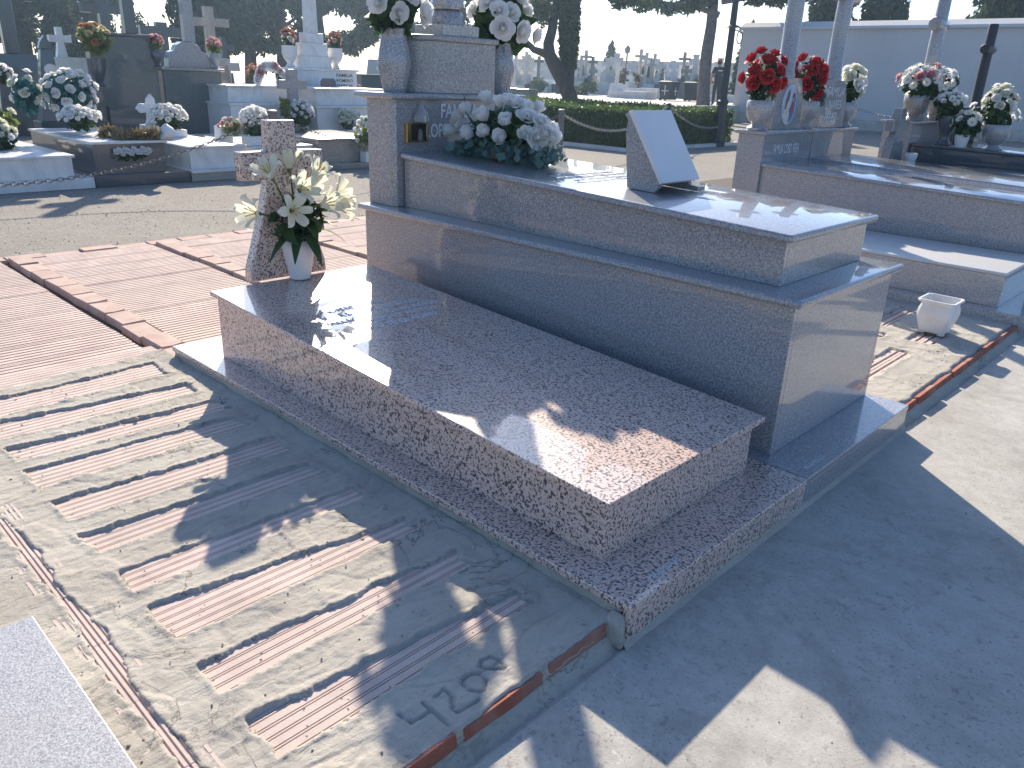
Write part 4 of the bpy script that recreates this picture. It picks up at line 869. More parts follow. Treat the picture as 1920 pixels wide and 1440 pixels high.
# granite monument on green-dark block
o = thing('monument', 'curved speckled granite stone with a tall shaft on a dark green block', 'monument', (-9.2, 4.2, 0))
B().box(-9.3, -8.95, 3.76, 4.66, 0, 1.285).build('block', MT['dkgreen'], o, bevel=.008); B().box(-9.35, -8.9, 3.72, 4.70, 1.2855, 1.33).build('cap', MT['brownstone'], o, bevel=.008)
B().plate([(3.88, 1.3305), (4.57, 1.3305), (4.56, 1.45), (4.50, 1.55), (4.42, 1.59), (4.38, 1.68), (4.28, 1.73), (4.12, 1.73), (4.04, 1.68), (4.0, 1.60), (3.93, 1.57), (3.89, 1.47)], -9.2, -9.02).build('curved_stone', MT['grey'], o, bevel=.008)
B().box(-9.18, -9.04, 4.19, 4.35, 1.7305, 4.0).build('shaft', MT['grey'], o, bevel=.015); B().box(-9.17, -9.05, 3.95, 4.59, 3.45, 3.6).build('cross_arm', MT['grey'], o, bevel=.012)
for y, lb, lb2 in ((3.70, 'slim dark vase left of the curved granite stone', 'pink blooms in the vase left of the curved granite stone'), (4.60, 'slim grey vase right of the curved granite stone', 'pink blooms in the vase right of the curved granite stone')):
    q = B().lathe([(.05, 0), (.06, .02), (.035, .05), (.05, .09), (.085, .15), (.09, .22), (.075, .25), (.06, .25)], (-8.97, y, 1.331), 14).build('vase', dk if y < 4 else MT['grey'], None, smooth=True, org=(-8.97, y, 1.331)); tag(q, lb, 'vase')
    bouquet('bouquet', lb2, (-8.97, y, 1.67), (.12, .12, .12), 12, ['pmum', 'prose'], .075, 'leaf_y', 130, .05, 58+int(y*10), low=-.1)
HEADS += [o for o in COL.objects if o not in HEADS0 and o.parent is None]
for o in HEADS:      # the heads of these graves stand well behind their lids
    o.location.x -= 1.35; o.location.y += .42*(o.location.y+1.5)/4; o.location.z = max(0, o.location.z*1.11-.15 if o.location.z > .2 else 0); o.scale = (1.1, 1.1, 1.0)
# white cross on a white pillar, far left
o = thing('pillar_cross', 'white pillar topped by a small white cross at the far left', 'monument', (-11.2, 3.0, 0))
B().box(-11.4, -11.15, 2.95, 3.62, 1.13, 1.42).build('lintel', mb, o, bevel=.006); B().box(-11.38, -11.16, 2.97, 3.25, 0, 1.1295).build('pillar', mb, o, bevel=.006)
B().plate([(yy, 1.4205+zz) for yy, zz in [(3.05, 0), (3.21, 0), (3.18, .22), (3.30, .22), (3.30, .32), (3.18, .32), (3.18, .44), (3.09, .44), (3.09, .32), (2.97, .32), (2.97, .22), (3.09, .22)]], -11.32, -11.22).build('cross', mb, o, bevel=.006)
# planters near the pink cross
o = B().box(-7.3, -7.08, 4.02, 4.30, .361, .49).build('planter', MT['plastic'], None, bevel=.012, org=(-7.2, 4.16, .361)); tag(o, 'white box planter of pale chrysanthemums left of the pink cross', 'planter')
bouquet('bouquet', 'pale chrysanthemums piled in the white box planter left of the pink cross', (-7.2, 4.2, .66), (.17, .24, .23), 46, ['mum'], .085, 'leaf', 200, .06, 61, low=0)
o = B().box(-7.65, -7.45, 3.80, 3.98, .361, .60).build('planter', mb, None, bevel=.01, org=(-7.55, 3.9, .361)); tag(o, 'white stone block behind the pink blossoms near the box planter', 'planter')
bouquet('bouquet', 'pink and yellow blossoms spilling beside the white box planter', (-7.4, 3.98, .60), (.12, .22, .12), 12, ['pmum', 'pmum', 'cream'], .08, 'leaf_y', 130, .05, 62, low=0)
# tiered white tomb with wreath and grey cross
L5 = thing('tomb', 'tiered white marble tomb carrying a pink wreath', 'tomb', (-9.8, 5.9, 0))
B().box(-10.6, -9.45, 5.0, 6.45, 0, .78).build('lower_tier', mb, L5, bevel=.006); B().box(-10.6, -9.42, 4.97, 6.48, .7805, .82).build('ledge', mb, L5, bevel=.006)
B().box(-10.55, -9.6, 5.05, 6.4, .8205, 1.06).build('upper_tier', mb, L5, bevel=.006); B().box(-10.58, -9.57, 5.02, 6.43, 1.0605, 1.09).build('lid', mb, L5, bevel=.006)
o = B().plate([(yy, 1.0905-.55+zz) for yy, zz in [(6.02, 0), (6.20, 0), (6.20, .52), (6.38, .52), (6.38, .66), (6.20, .66), (6.20, .83), (6.02, .83), (6.02, .66), (5.84, .66), (5.84, .52), (6.02, .52)]], -9.40, -9.30).build('cross_marker', MT['grey'], None, bevel=.006, org=(-9.35, 6.1, .54)); tag(o, 'plain grey stone cross in front of the pink wreath', 'cross')
B().box(-9.45, -9.25, 5.95, 6.27, 0, .54).build('base', MT['grey'], o, bevel=.006, org=(-9.35, 6.1, .54))
o = thing('wreath', 'round wreath of pink and white roses leaning behind the grey cross', 'wreath', (-10.0, 6.05, 1.09))
V, F = leaf_cloud([(-10.0, 6.05+.24*math.cos(a), 1.16+.24*math.sin(a), .05, .08, .08) for a in np.linspace(0, 3.14, 9)], 200, .06, 8); nobj('leaves', V, F, MT['teal'], o)
for k in range(26):
    a = math.pi*k/25; p = Vector((-9.95+.03*random.random(), 6.05+.25*math.cos(a)*random.uniform(.85, 1.15), 1.15+.26*math.sin(a)*random.uniform(.85, 1.12)))
    kk = random.choice(['prose', 'rose', 'rose']); inst('rose', BL[kk], o, p, .10, Vector((1, .3*math.cos(a), .4)).to_track_quat('Z', 'Y'))
bouquet('bouquet', 'white chrysanthemums and leaves at the foot of the grey cross', (-9.05, 6.05, .66), (.16, .26, .24), 36, ['mum', 'mum', 'rose'], .09, 'leaf', 260, .07, 63, low=-.2)
bouquet('bouquet', 'spiky yellow-green leaves left of the grey cross', (-9.05, 5.78, .78), (.08, .10, .17), 0, ['mum'], .09, 'leaf_y', 90, .09, 64)
# white family tomb
RM = thing('tomb', 'white family tomb with a tall obelisk, its headstone reads FAMILIA ROMERO GARCIA', 'tomb', (-10.6, 7.6, 0))
B().box(-11.3, -11.0, 7.02, 8.62, 0, 1.36).build('headstone', mb, RM, bevel=.006); B().box(-11.34, -10.96, 6.98, 8.66, 1.3605, 1.40).build('headstone_cap', mb, RM, bevel=.006)
B().box(-11.33, -11.03, 7.35, 8.05, 1.4005, 1.62).build('obelisk_base', mb, RM, bevel=.006); B().box(-11.31, -11.05, 7.42, 7.98, 1.6205, 1.86).build('obelisk_step', mb, RM, bevel=.006)
B().box(-11.29, -11.07, 7.49, 7.91, 1.8605, 2.04).build('obelisk_step', mb, RM, bevel=.006)
B().prism([(-11.28, 7.58), (-11.08, 7.58), (-11.08, 7.80), (-11.28, 7.80)], 2.0405, 4.2, [(-11.24, 7.61), (-11.12, 7.61), (-11.12, 7.77), (-11.24, 7.77)]).build('obelisk', mb, RM, bevel=.006)
B().box(-10.99, -9.42, 6.62, 8.3, 0, .74).build('lower_tier', mb, RM, bevel=.006); B().box(-10.99, -9.38, 6.58, 8.34, .7405, .78).build('ledge', mb, RM, bevel=.006)
B().box(-10.985, -9.55, 6.70, 8.22, .7805, 1.04).build('upper_tier', mb, RM, bevel=.006); B().box(-10.985, -9.5, 6.65, 8.27, 1.0405, 1.075).build('lid', mb, RM, bevel=.006)
for i, tx in enumerate(('FAMILIA', 'ROMERO', 'GARCIA')):
    text_part(tx, RM, MT['letter_k'], (-10.9955, 8.12, 1.255-.098*i), (0, 1, 0), (0, 0, 1), .062, .40, bold=.015)
B().plate([(7.42, 1.0755), (7.74, 1.0755), (7.74, 1.18), (7.70, 1.23), (7.46, 1.23), (7.42, 1.18)], -10.5, -10.45).build('dark_tablet', dk, RM, bevel=.003)
UW = [(.08, 0), (.09, .02), (.06, .06), (.06, .09), (.12, .16), (.15, .26), (.14, .36), (.15, .39), (.12, .39)]
for i, (y, z, lb) in enumerate(((7.18, 1.4005, 'white stone urn at the left of the ROMERO obelisk'), (7.36, 1.40, 'white stone urn tight against the ROMERO obelisk'), (8.22, 1.4005, 'white stone urn right of the ROMERO obelisk'))):
    if i == 1: z = 1.4005; yy = 7.2; x = -10.98
    x = -11.15 if i != 1 else -11.2
    if i == 1: continue
    q = B().lathe(UW, (x, y, z), 18).build('urn', mb, None, smooth=True, org=(x, y, z)); tag(q, lb, 'urn', 'urns on the white family tomb')
    bouquet('bouquet', 'small bunch of pink roses in the urn %s of the ROMERO obelisk' % ('left' if i == 0 else 'right'), (x, y, z+.52), (.12, .12, .2), 12, ['prose', 'orose', 'cream'], .09, 'leaf', 90, .06, 70+i, low=-.2)
bouquet('bouquet', 'rounded clump of cream roses standing before the white ROMERO tomb', (-9.2, 7.15, .55), (.17, .26, .20), 44, ['cream', 'mum'], .085, 'leaf', 160, .05, 66, low=-.1)
q = B().box(-9.32, -9.08, 7.02, 7.28, .0, .38).build('planter', mb, None, bevel=.01, org=(-9.2, 7.15, 0)); tag(q, 'white block under the clump of cream roses', 'planter')
bouquet('bouquet', 'white blooms with large pale leaves beside the column of the grey tomb', (-6.9, 5.85, .52), (.12, .22, .26), 18, ['mum', 'rose'], .085, 'leaf_y', 120, .09, 67, low=-.6)
q = B().box(-7.0, -6.84, 5.80, 6.0, .08, .24).build('planter', MT['plastic'], None, bevel=.01, org=(-6.9, 5.9, .08)); tag(q, 'white pot under the pale leaves beside the grey tomb', 'planter')
# further monuments between the rows, partly hidden
def slab_cross(name, label, x, y, z0, w_, h, arm, mat, group=None, cat='cross', ped_=.0, t=.10):
    o = thing(name, label, cat, (x, y, z0), group)
    if ped_:
        B().prism([(x-w_*1.6, y-w_*2.0), (x+w_*1.6, y-w_*2.0), (x+w_*1.6, y+w_*2.0), (x-w_*1.6, y+w_*2.0)], z0, z0+ped_, [(x-w_*1.1, y-w_*1.4), (x+w_*1.1, y-w_*1.4), (x+w_*1.1, y+w_*1.4), (x-w_*1.1, y+w_*1.4)]).build('pedestal', mat, o, bevel=.01, seg=1)
    za = z0+ped_; B().box(x-t/2, x+t/2, y-w_/2, y+w_/2, za, za+h).build('shaft', mat, o, bevel=.008, seg=1)
    B().box(x-t/2+.006, x+t/2-.006, y-arm, y+arm, za+h*.66, za+h*.66+w_*.9).build('arm', mat, o, bevel=.008, seg=1)
    return o
slab_cross('cross_monument', 'dark stone cross seen left of the slim dark cross', -12.6, 4.35, 0, .17, 1.25, .38, dk, ped_=1.35, t=.14)
slab_cross('cross_monument', 'dark stone cross seen right behind the dark headstone', -12.6, 5.35, 0, .20, .75, .40, dk, ped_=1.35, t=.14)
slab_cross('cross_monument', 'grey stone cross peeping out behind the tall granite shaft', -13.5, 6.75, 0, .18, 1.1, .42, MT['brownstone'], ped_=1.4, t=.14)
slab_cross('cross_monument', 'tall dark cross among the trees at the far left', -14.5, 3.3, 0, .24, 1.4, .5, dk, ped_=1.45, t=.16)
slab_cross('cross_monument', 'tall grey shaft cross left of the urn of white roses', -16.0, 13.2, 0, .30, 2.2, .55, MT['grey'], ped_=1.7, t=.2)
slab_cross('cross_monument', 'thin dark cross in the bright gap between the tree trunks', -18.5, 9.55, 0, .12, .9, .32, dk, ped_=1.2, t=.1)
slab_cross('cross_monument', 'weathered pale cross low between the tree trunks', -16.5, 8.55, 0, .22, .85, .36, MT['lime2'], ped_=.7, t=.14)
slab_cross('cross_monument', 'small pale cross right of the slim dark cross', -14.2, 5.9, 0, .16, .45, .26, MT['limestone'], ped_=1.35, t=.12)
for i, (x, y, wd, h, mt, lb) in enumerate([(-13, 7.6, 1.2, .95, dk, 'dark low tomb block behind the curved granite stone'), (-14.5, 11.9, 1.3, 1.25, MT['dkgreen'], 'dark green headstone behind the white ROMERO tomb'), (-12.8, 1.9, 1.1, 1.15, dk, 'dark block behind the left wreath'), (-15.5, 6.1, 1.1, 1.1, MT['limestone'], 'pale tomb block far behind the dark headstone'), (-12.4, 9.6, 1.0, .7, dk, 'dark low block right of the white ROMERO tomb')]):
    o = thing('headstone', lb, 'headstone', (x, y, 0)); B().box(x-.5, x, y-wd/2, y+wd/2, 0, h).build('block', mt, o, bevel=.01); B().box(x-.54, x+.04, y-wd/2-.04, y+wd/2+.04, h+.0005, h+.06).build('cap', mt, o, bevel=.01)
for i, (x, y, z, r, kk, lf, lb) in enumerate([(-12.75, 7.3, 1.25, .20, ['orose', 'pmum'], 'bushy', 'reddish bush of flowers behind the right-hand pink vase'), (-12.7, 7.95, 1.2, .17, ['pmum', 'mum'], 'leaf', 'pale pink flowers on the dark block behind the granite stone'), (-13.9, 11.6, 1.5, .24, ['prose', 'cream'], 'leaf_y', 'leafy pink bunch behind the right white urn'), (-12.5, 1.9, 1.42, .24, ['cream', 'ymum'], 'leaf_y', 'leafy pale bunch behind the medallion monument'), (-12.2, 9.4, .95, .18, ['pmum', 'prose'], 'leaf', 'pink spray on the low dark block by the ROMERO tomb'), (-11.3, 2.2, 1.15, .16, ['mum', 'rose'], 'leaf', 'white blooms between monument and white pillar')]):
    bouquet('bouquet', lb, (x, y, z), (r, r, r), 14, kk, .10, lf, 140, .07, 80+i, low=-.3)
# ================================================================== BACKGROUND
def chain(name, label, p0, p1, sag, r=.004, link=.05, group=None, mat=None):
    """hanging chain of interlocked oval links"""
    p0, p1 = Vector(p0), Vector(p1); L = (p1-p0).length; n = max(6, int(L*1.08/link)); b = B()
    def P(t): q = p0.lerp(p1, t); q.z -= 4*sag*t*(1-t); return q
    for i in range(n):
        a, c = P(i/n), P((i+1)/n); d = (c-a).normalized(); ln = (c-a).length*.72
        u = d.cross(Vector((0, 0, 1))).normalized(); u = u if i % 2 else d.cross(u).normalized(); m = (a+c)/2
        ring = [m+d*ln*math.cos(k*math.pi/4)+u*link*.33*math.sin(k*math.pi/4) for k in range(8)]
        V = []; F = []
        for k in range(8):
            o = (ring[k]-m).normalized(); w_ = d.cross(u)
            for s in range(4): V.append(ring[k]+(o*math.cos(s*math.pi/2)+w_*math.sin(s*math.pi/2))*r)
        for k in range(8):
            for s in range(4): F.append((k*4+s, k*4+(s+1) % 4, ((k+1) % 8)*4+(s+1) % 4, ((k+1) % 8)*4+s))
        b.add(V, F)
    o = b.build(name, mat or MT['rope'], None, org=p0); return tag(o, label, 'chain', group)
def post(label, x, y, z, h, r=.04, mat=None, group='posts carrying the chains'):
    o = B().lathe([(r*1.6, 0), (r*1.6, .02), (r, .04), (r*.95, h-.05), (r*1.15, h-.045), (r*1.15, h-.01), (r*.7, h)], (x, y, z), 12).build('chain_post', mat or MT['iron'], None, smooth=True, org=(x, y, z)); return tag(o, label, 'post', group)
post('grey chain post standing behind the pink cross', -5.35, 3.42, 0, .93, .05); post('grey chain post out at the left of the white tomb', -5.35, -2.4, 0, .93, .05); post('grey chain post hidden behind the head of the grey tomb', -5.35, 8.6, 0, .93, .05)
chain('chain', 'sagging iron chain crossing in front of the left tombs', (-5.35, 3.42, .88), (-5.35, -2.4, .88), .62, .0045, .055, mat=MT['iron'])
chain('chain', 'iron chain running right from the post behind the pink cross', (-5.35, 3.42, .86), (-5.35, 8.6, .86), .5, .0045, .055, mat=MT['iron'])
post('iron chain post standing in front of the hedge', -6.6, 13.55, 0, .98, .05, MT['metal_k'])
chain('chain', 'chain from the hedge post towards the left, behind the grey lid', (-6.6, 13.55, .93), (-5.35, 8.6, .86), .38, .007, .07)
chain('chain', 'chain from the hedge post to the lamp post', (-6.6, 13.55, .93), (-6.75, 16.0, .45), .18, .007, .07)
post('dark chain post near the white wall behind the LINARES stone', -7.5, 25.2, 0, .95, .05, MT['metal_k']); post('dark chain post at the white wall further right', -2.0, 25.4, 0, .95, .05, MT['metal_k'])
chain('chain', 'chain hanging in front of the white wall', (-7.5, 25.2, .9), (-2.0, 25.4, .9), .35, .01, .10)
# ---- hedge
HG = thing('hedge', 'clipped green box hedge with a sunlit top behind the grey tomb', 'hedge', (-10, 14.5, 0))
B().box(-13.9, -7.0, 12.75, 16.8, 0, .70).build('shade_core', leafm('hedge_core_shade', (.006, .010, .004), (.01, .016, .006), 0), HG)  # near-black solid core: shade between the leaves put into its colour
rg = np.random.default_rng(3); N = 34000
def hedge_pts(n):
    k = rg.random(n); P = np.zeros((n, 3))
    a = k < .30; P[a] = np.stack([rg.uniform(-10.2, -6.9, a.sum()), 12.68+rg.normal(0, .035, a.sum()), rg.uniform(.04, .80, a.sum())], 1)
    c = (k >= .30) & (k < .52); P[c] = np.stack([-6.92+rg.normal(0, .035, c.sum()), rg.uniform(12.65, 16.9, c.sum()), rg.uniform(.04, .80, c.sum())], 1)
    d = k >= .52; x = rg.uniform(-13.9, -6.9, d.sum()); y = rg.uniform(12.65, 16.9, d.sum()); P[d] = np.stack([x, y, .77+.03*np.sin(x*3.1)*np.sin(y*2.7)+np.abs(rg.normal(0, .035, d.sum()))], 1)
    return P
P = hedge_pts(N); u = rg.normal(size=(N, 3)); u[:, 2] += .8; u /= np.linalg.norm(u, axis=1)[:, None]; v = np.cross(u, rg.normal(size=(N, 3))); v /= np.linalg.norm(v, axis=1)[:, None]
s = rg.uniform(.022, .05, N)[:, None]; V = np.stack([P-u*s, P+v*s*.55, P+u*s, P-v*s*.55], 1).reshape(-1, 3); I = np.arange(N)*4
o = nobj('foliage', V, np.stack([I, I+1, I+2, I+3], 1), MT['hedge'], HG); o['kind'] = 'stuff'
kb = B().box(-14.2, -6.7, 12.35, 12.5, -.01, .07).box(-6.85, -6.7, 12.5005, 17, -.01, .07).build('hedge_kerb', MT['limestone'], None, bevel=.01); struct(kb)
# ---- trees
def tree(name, label, base, trunk, limbs, clumps, nleaf, lsz, leaf, barkm, seed, group=None, asp=1.8, up=.0, shell=.55):
    t = thing(name, label, 'tree', base, group); b = B(); b.tube(*trunk, 12)
    for p, r in limbs: b.tube(p, r, 8)
    b.build('trunk', barkm, t, smooth=True)
    V, F = leaf_cloud(clumps, nleaf, lsz, seed, asp, shell, up); o = nobj('crown', V, F, MT[leaf], t); o['kind'] = 'stuff'; return t
def blobs(c, r, n, seed, s=.38, vert=1.):
    q = np.random.default_rng(seed); out = []
    for i in range(n):
        d = q.normal(size=3); d /= np.linalg.norm(d); k = q.random()**.45
        out.append((c[0]+d[0]*r[0]*k, c[1]+d[1]*r[1]*k, c[2]+d[2]*r[2]*k, r[0]*s*q.uniform(.6, 1.2), r[1]*s*q.uniform(.6, 1.2), r[2]*s*vert*q.uniform(.6, 1.2)))
    return out
def cypress(name, label, x, y, z, h, r, seed, n=9000, leaf='cyp', group=None, base=.0, lsz=.16):
    cl = []; q = np.random.default_rng(seed)
    for k in range(26):
        t = (k+.5)/26; rr = r*(min(1, t*5+.35))*(1-t**2.2)**.75
        for a in range(4):
            an = q.uniform(0, 6.28); cl.append((x+rr*.55*math.cos(an), y+rr*.55*math.sin(an), z+base+(h-base)*t, rr*.5, rr*.5, h*.055))
    t = thing(name, label, 'tree', (x, y, z), group); B().tube([(x, y, z-.1), (x, y, z+base+.3*h), (x, y, z+h*.8)], [r*.14+.06, r*.1+.04, .03], 8).build('trunk', MT['bark'], t, smooth=True)
    V, F = leaf_cloud(cl, n, lsz, seed, 2.0, .4, .8); o = nobj('crown', V, F, MT[leaf], t); o['kind'] = 'stuff'; return t
# forked ivy-clad tree
A = Vector
tree('forked_tree', 'dark forked tree clad in ivy growing behind the hedge', (-14.2, 19.35, .55),
     ([(-14.2, 19.35, .45), (-14.35, 19.4, .85), (-14.6, 19.4, 1.25), (-14.95, 19.33, 1.72), (-15.25, 19.3, 2.1), (-15.42, 19.42, 2.45), (-15.45, 19.6, 2.85), (-15.5, 19.75, 3.4), (-15.5, 19.9, 4.2), (-15.6, 20.0, 5.6)], [.30, .25, .26, .24, .21, .18, .16, .14, .11, .07]),
     [([(-15.2, 19.28, 2.05), (-15.4, 19.1, 2.16), (-15.66, 18.97, 2.24), (-15.95, 18.86, 2.5), (-16.05, 18.9, 2.9), (-16.1, 19.0, 3.4)], [.15, .125, .105, .09, .075, .05]), ([(-14.45, 19.45, 1.0), (-14.62, 19.65, 1.5), (-14.9, 19.85, 2.4), (-15.1, 20.05, 3.2), (-15.25, 20.2, 4.5)], [.17, .16, .15, .13, .09]), ([(-15.25, 19.95, 3.4), (-15.9, 19.5, 4.3), (-16.6, 19.0, 5.0)], [.13, .09, .05]), ([(-14.9, 20.2, 4.0), (-14.2, 21.0, 4.8), (-13.8, 21.5, 5.2)], [.12, .08, .04])],
     [(-14.66, 19.68, 1.55, .15, .15, .30), (-14.78, 19.78, 1.85, .26, .26, .35), (-14.88, 19.85, 2.2, .33, .33, .4), (-14.97, 19.92, 2.6, .36, .36, .4), (-15.05, 20.0, 3.0, .37, .37, .4), (-15.13, 20.07, 3.4, .38, .38, .4), (-15.22, 20.15, 3.8, .38, .38, .45)]*4 + blobs((-15.3, 19.9, 5.0), (1.7, 1.7, 1.35), 20, 4, .26) + [(-16.0, 19.1, 3.45, .5, .5, .4), (-15.6, 19.3, 3.55, .45, .45, .35), (-15.3, 19.0, 3.3, .25, .25, .5), (-13.9, 21.2, 3.85, .5, .5, .3), (-13.5, 21.7, 3.75, .4, .4, .28)],
     24000, .085, 'ivy', MT['bark'], 11)
# bare grey trunk with drooping conifer boughs
tree('conifer', 'conifer with a bare grey-brown trunk beside the waste bins', (-13.72, 27.0, .55),
     ([(-13.83, 26.88, .5), (-13.97, 27.02, 1.0), (-14.2, 27.3, 1.9), (-14.33, 27.52, 2.6), (-14.48, 27.85, 3.5), (-14.7, 28.15, 4.5), (-14.95, 28.6, 6.5), (-15.0, 28.7, 9)], [.29, .25, .235, .235, .215, .20, .17, .1]),
     [([(-14.3, 28.05, 3.9), (-15.2, 27.4, 4.2), (-16.2, 26.6, 4.3)], [.12, .08, .04]), ([(-14.4, 28.3, 4.4), (-13.6, 29.2, 4.6), (-12.7, 30.0, 4.6)], [.12, .08, .04])],
     [(-15.3, 27.3, 4.15, .55, .5, .28), (-15.9, 26.9, 4.1, .5, .5, .26), (-16.3, 26.5, 4.25, .45, .45, .25), (-14.8, 27.6, 4.5, .6, .6, .45), (-13.4, 29.2, 4.6, .6, .6, .35), (-12.8, 29.9, 4.55, .6, .6, .3), (-12.2, 30.5, 4.75, .5, .5, .25), (-16.9, 26.1, 4.4, .3, .3, .15)] + blobs((-14.8, 28.6, 6.6), (2.6, 2.6, 2.0), 22, 5, .28),
     13000, .12, 'cyp2', MT['bark2'], 12, asp=2.6)
# the grove at the upper left
cypress('cypress', 'broad dark cypress behind the curved granite stone', -31.5, 15.6, 0, 9.5, 1.75, 21, 15000, base=1.6, group='cypresses of the grove')
GR = [(-37.0, 20.3, .30, 'loose conifer with a straight trunk right of the broad cypress', 31), (-36.0, 21.6, .33, 'loose conifer in the middle of the sunlit trunks', 32), (-34.5, 23.0, .30, 'loose conifer third from the broad cypress', 33), (-31.5, 25.2, .32, 'loose conifer behind the white ROMERO obelisk', 34), (-28.5, 27.0, .3, 'loose conifer behind the left rose urn', 35), (-44, 11.8, .36, 'large loose conifer at the far upper left', 36), (-40, 14.2, .30, 'loose conifer behind the slim dark cross', 37), (-46, 8.6, .36, 'loose conifer at the very left edge', 38)]
for x, y, r, lb, sd in GR:
    q = random.Random(sd); h = q.uniform(8, 9.5)
    lim = []
    for k in range(5):
        a = q.uniform(0, 6.28); z = q.uniform(2.6, 4.5); lim.append(([(x, y, z), (x+1.0*math.cos(a), y+1.0*math.sin(a), z+.7), (x+1.9*math.cos(a), y+1.9*math.sin(a), z+1.2)], [.11, .07, .03]))
    left = x < -39
    cl = blobs((x, y, 5.4 if not left else 4.9), (2.3, 2.3, 2.5 if not left else 3.0), 26, sd, .27) + [(x+q.uniform(-1.8, 1.8), y+q.uniform(-1.8, 1.8), q.uniform(2.3, 3.4) if not left else q.uniform(1.4, 3.2), .65, .65, .45) for _ in range(9)]
    tree('conifer', lb, (x, y, 0), ([(x, y, -.1), (x+.1, y+.05, 2), (x+.05, y-.1, 4), (x, y, h*.85)], [r*1.15, r, r*.85, .06]), lim, cl, 9000, .15, 'cyp2', MT['bark'], sd, 'conifers of the grove', 2.4)
cypress('cypress', 'small dark cypress between the far left conifers', -42.5, 13.4, 0, 6.5, 1.2, 41, 7000, base=.4, group='cypresses of the grove')
cypress('cypress', 'distant slim cypress rising over the far crosses', -38.0, 52.1, .5, 3.75, .72, 42, 3500, lsz=.14)
cypress('cypress', 'dark cypress left of the white wall behind the lamp post', -18.6, 38.6, .5, 3.9, .75, 43, 3000, lsz=.15)
cypress('cypress', 'wide clipped cypress behind the white wall, left one', -12.9, 35.0, 0, 7.5, 1.5, 44, 9000, group='cypresses behind the white wall')
cypress('cypress', 'wide clipped cypress behind the white wall, second from left', -10.9, 35.6, 0, 7.2, 1.35, 45, 9000, group='cypresses behind the white wall')
for i, (x, y) in enumerate(((-7.0, 38.5), (-4.4, 39), (-1.8, 39.5))):
    cypress('conifer', 'bushy conifer behind the right end of the white wall, %s' % ('left one', 'middle one', 'right one')[i], x, y, 0, 7.5, 1.9, 46+i, 8000, 'cyp2', 'cypresses behind the white wall', lsz=.2)
# ---- white wall
WL = thing('boundary_wall', 'long white plastered wall with a sloping coping behind the right tombs', 'wall', (0, 29.3, 0))
B().box(-13.85, 22, 29.2, 29.6, -.05, 3.42).build('wall', MT['plaster'], WL)
B().hexa([(-13.95, 29.05, 3.4205), (22, 29.05, 3.4205), (22, 29.75, 3.4205), (-13.95, 29.75, 3.4205), (-13.95, 29.08, 3.52), (22, 29.08, 3.52), (22, 29.5, 3.72), (-13.95, 29.5, 3.72)]).build('coping', MT['plaster'], WL, bevel=.02)
B().box(-13.8, 22, 29.12, 29.199, -.05, .38).build('plinth', MT['lime2'], WL, bevel=.01)
# ---- lamp posts
LPp = thing('lamp_post', 'dark iron lamp post with a bracket lantern beside the hedge', 'lamp post', (-6.75, 16.05, 0))
B().lathe([(.17, 0), (.17, .10), (.13, .14), (.115, .95), (.135, .97), (.135, 1.02), (.10, 1.06), (.088, 1.12), (.078, 2.6), (.062, 4.6)], (-6.75, 16.05, 0), 8).build('post', MT['metal_k'], LPp)
B().lathe([(.20, 0), (.15, .03), (.05, .07), (.05, .12)], (-6.75, 16.05, 2.62), 12).build('collar_hood', MT['metal_k'], LPp)
ring = [(-6.62+.0*k, 16.2+.12*math.cos(k*.52), 2.42+.14*math.sin(k*.52)) for k in range(13)]
B().tube(ring, .013, 6).build('scroll', MT['metal_k'], LPp); B().tube([(-6.75, 16.05, 2.55), (-6.68, 16.15, 2.57), (-6.62, 16.3, 2.5)], .014, 6).build('bracket', MT['metal_k'], LPp)
FL = thing('lamp_post', 'small distant lamp post with a round lantern over the far crosses', 'lamp post', (-30.4, 44.0, .55))
B().tube([(-30.4, 44.0, .5), (-30.4, 44.0, 3.05)], .06, 8).build('post', MT['iron'], FL); B().lathe([(.05, 0), (.16, .06), (.20, .3), (.22, .32), (.10, .46), (.02, .55)], (-30.4, 44.0, 3.05), 8).build('lantern', MT['iron'], FL)
# ---- waste bins
for (x, y), lb, cr in (((-19.65, 33.15), 'dark plastic waste bin marked with a pale cross', 1), ((-18.75, 33.95), 'dark plastic waste bin without a mark beside the marked one', 0)):
    o = thing('waste_bin', lb, 'bin', (x, y, .55), 'waste bins'); c = (x, y)
    def rr(h, q=.82): return [(c[0]+a*h, c[1]+e*h*q) for a, e in ((1, -.8), (1, .8), (.8, 1), (-.8, 1), (-1, .8), (-1, -.8), (-.8, -1), (.8, -1))]
    B().prism(rr(.33), .60, 1.38, rr(.43)).build('body', MT['bin'], o, bevel=.01); B().prism(rr(.455), 1.3805, 1.42, rr(.45)).build('rim', MT['bin'], o, bevel=.01); B().prism(rr(.42), 1.4205, 1.46, rr(.30)).build('lid', MT['bin'], o, bevel=.01)
    for s in (-1, 1): B().tube([(c[0]-.30, c[1]+s*.2-.04, .62), (c[0]-.30, c[1]+s*.2+.04, .62)], .07, 10).build('wheel', MT['metal_k'], o)
    if cr:
        d = Vector((CAMPOS.x-x, CAMPOS.y-y, 0)).normalized(); sd = Vector((-d.y, d.x, 0))
        # pale cross drawn on the +x and -y sides, thin painted strips
        B().box(c[0]+.392, c[0]+.404, c[1]-.02, c[1]+.02, .80, 1.26).build('painted_cross', MT['letter_w'], o); B().box(c[0]+.393, c[0]+.405, c[1]-.15, c[1]+.15, .98, 1.02).build('painted_cross', MT['letter_w'], o)
        B().box(c[0]-.02, c[0]+.02, c[1]-.345, c[1]-.325, .80, 1.26).build('painted_cross', MT['letter_w'], o); B().box(c[0]-.2, c[0]+.2, c[1]-.347, c[1]-.326, .98, 1.02).build('painted_cross', MT['letter_w'], o)
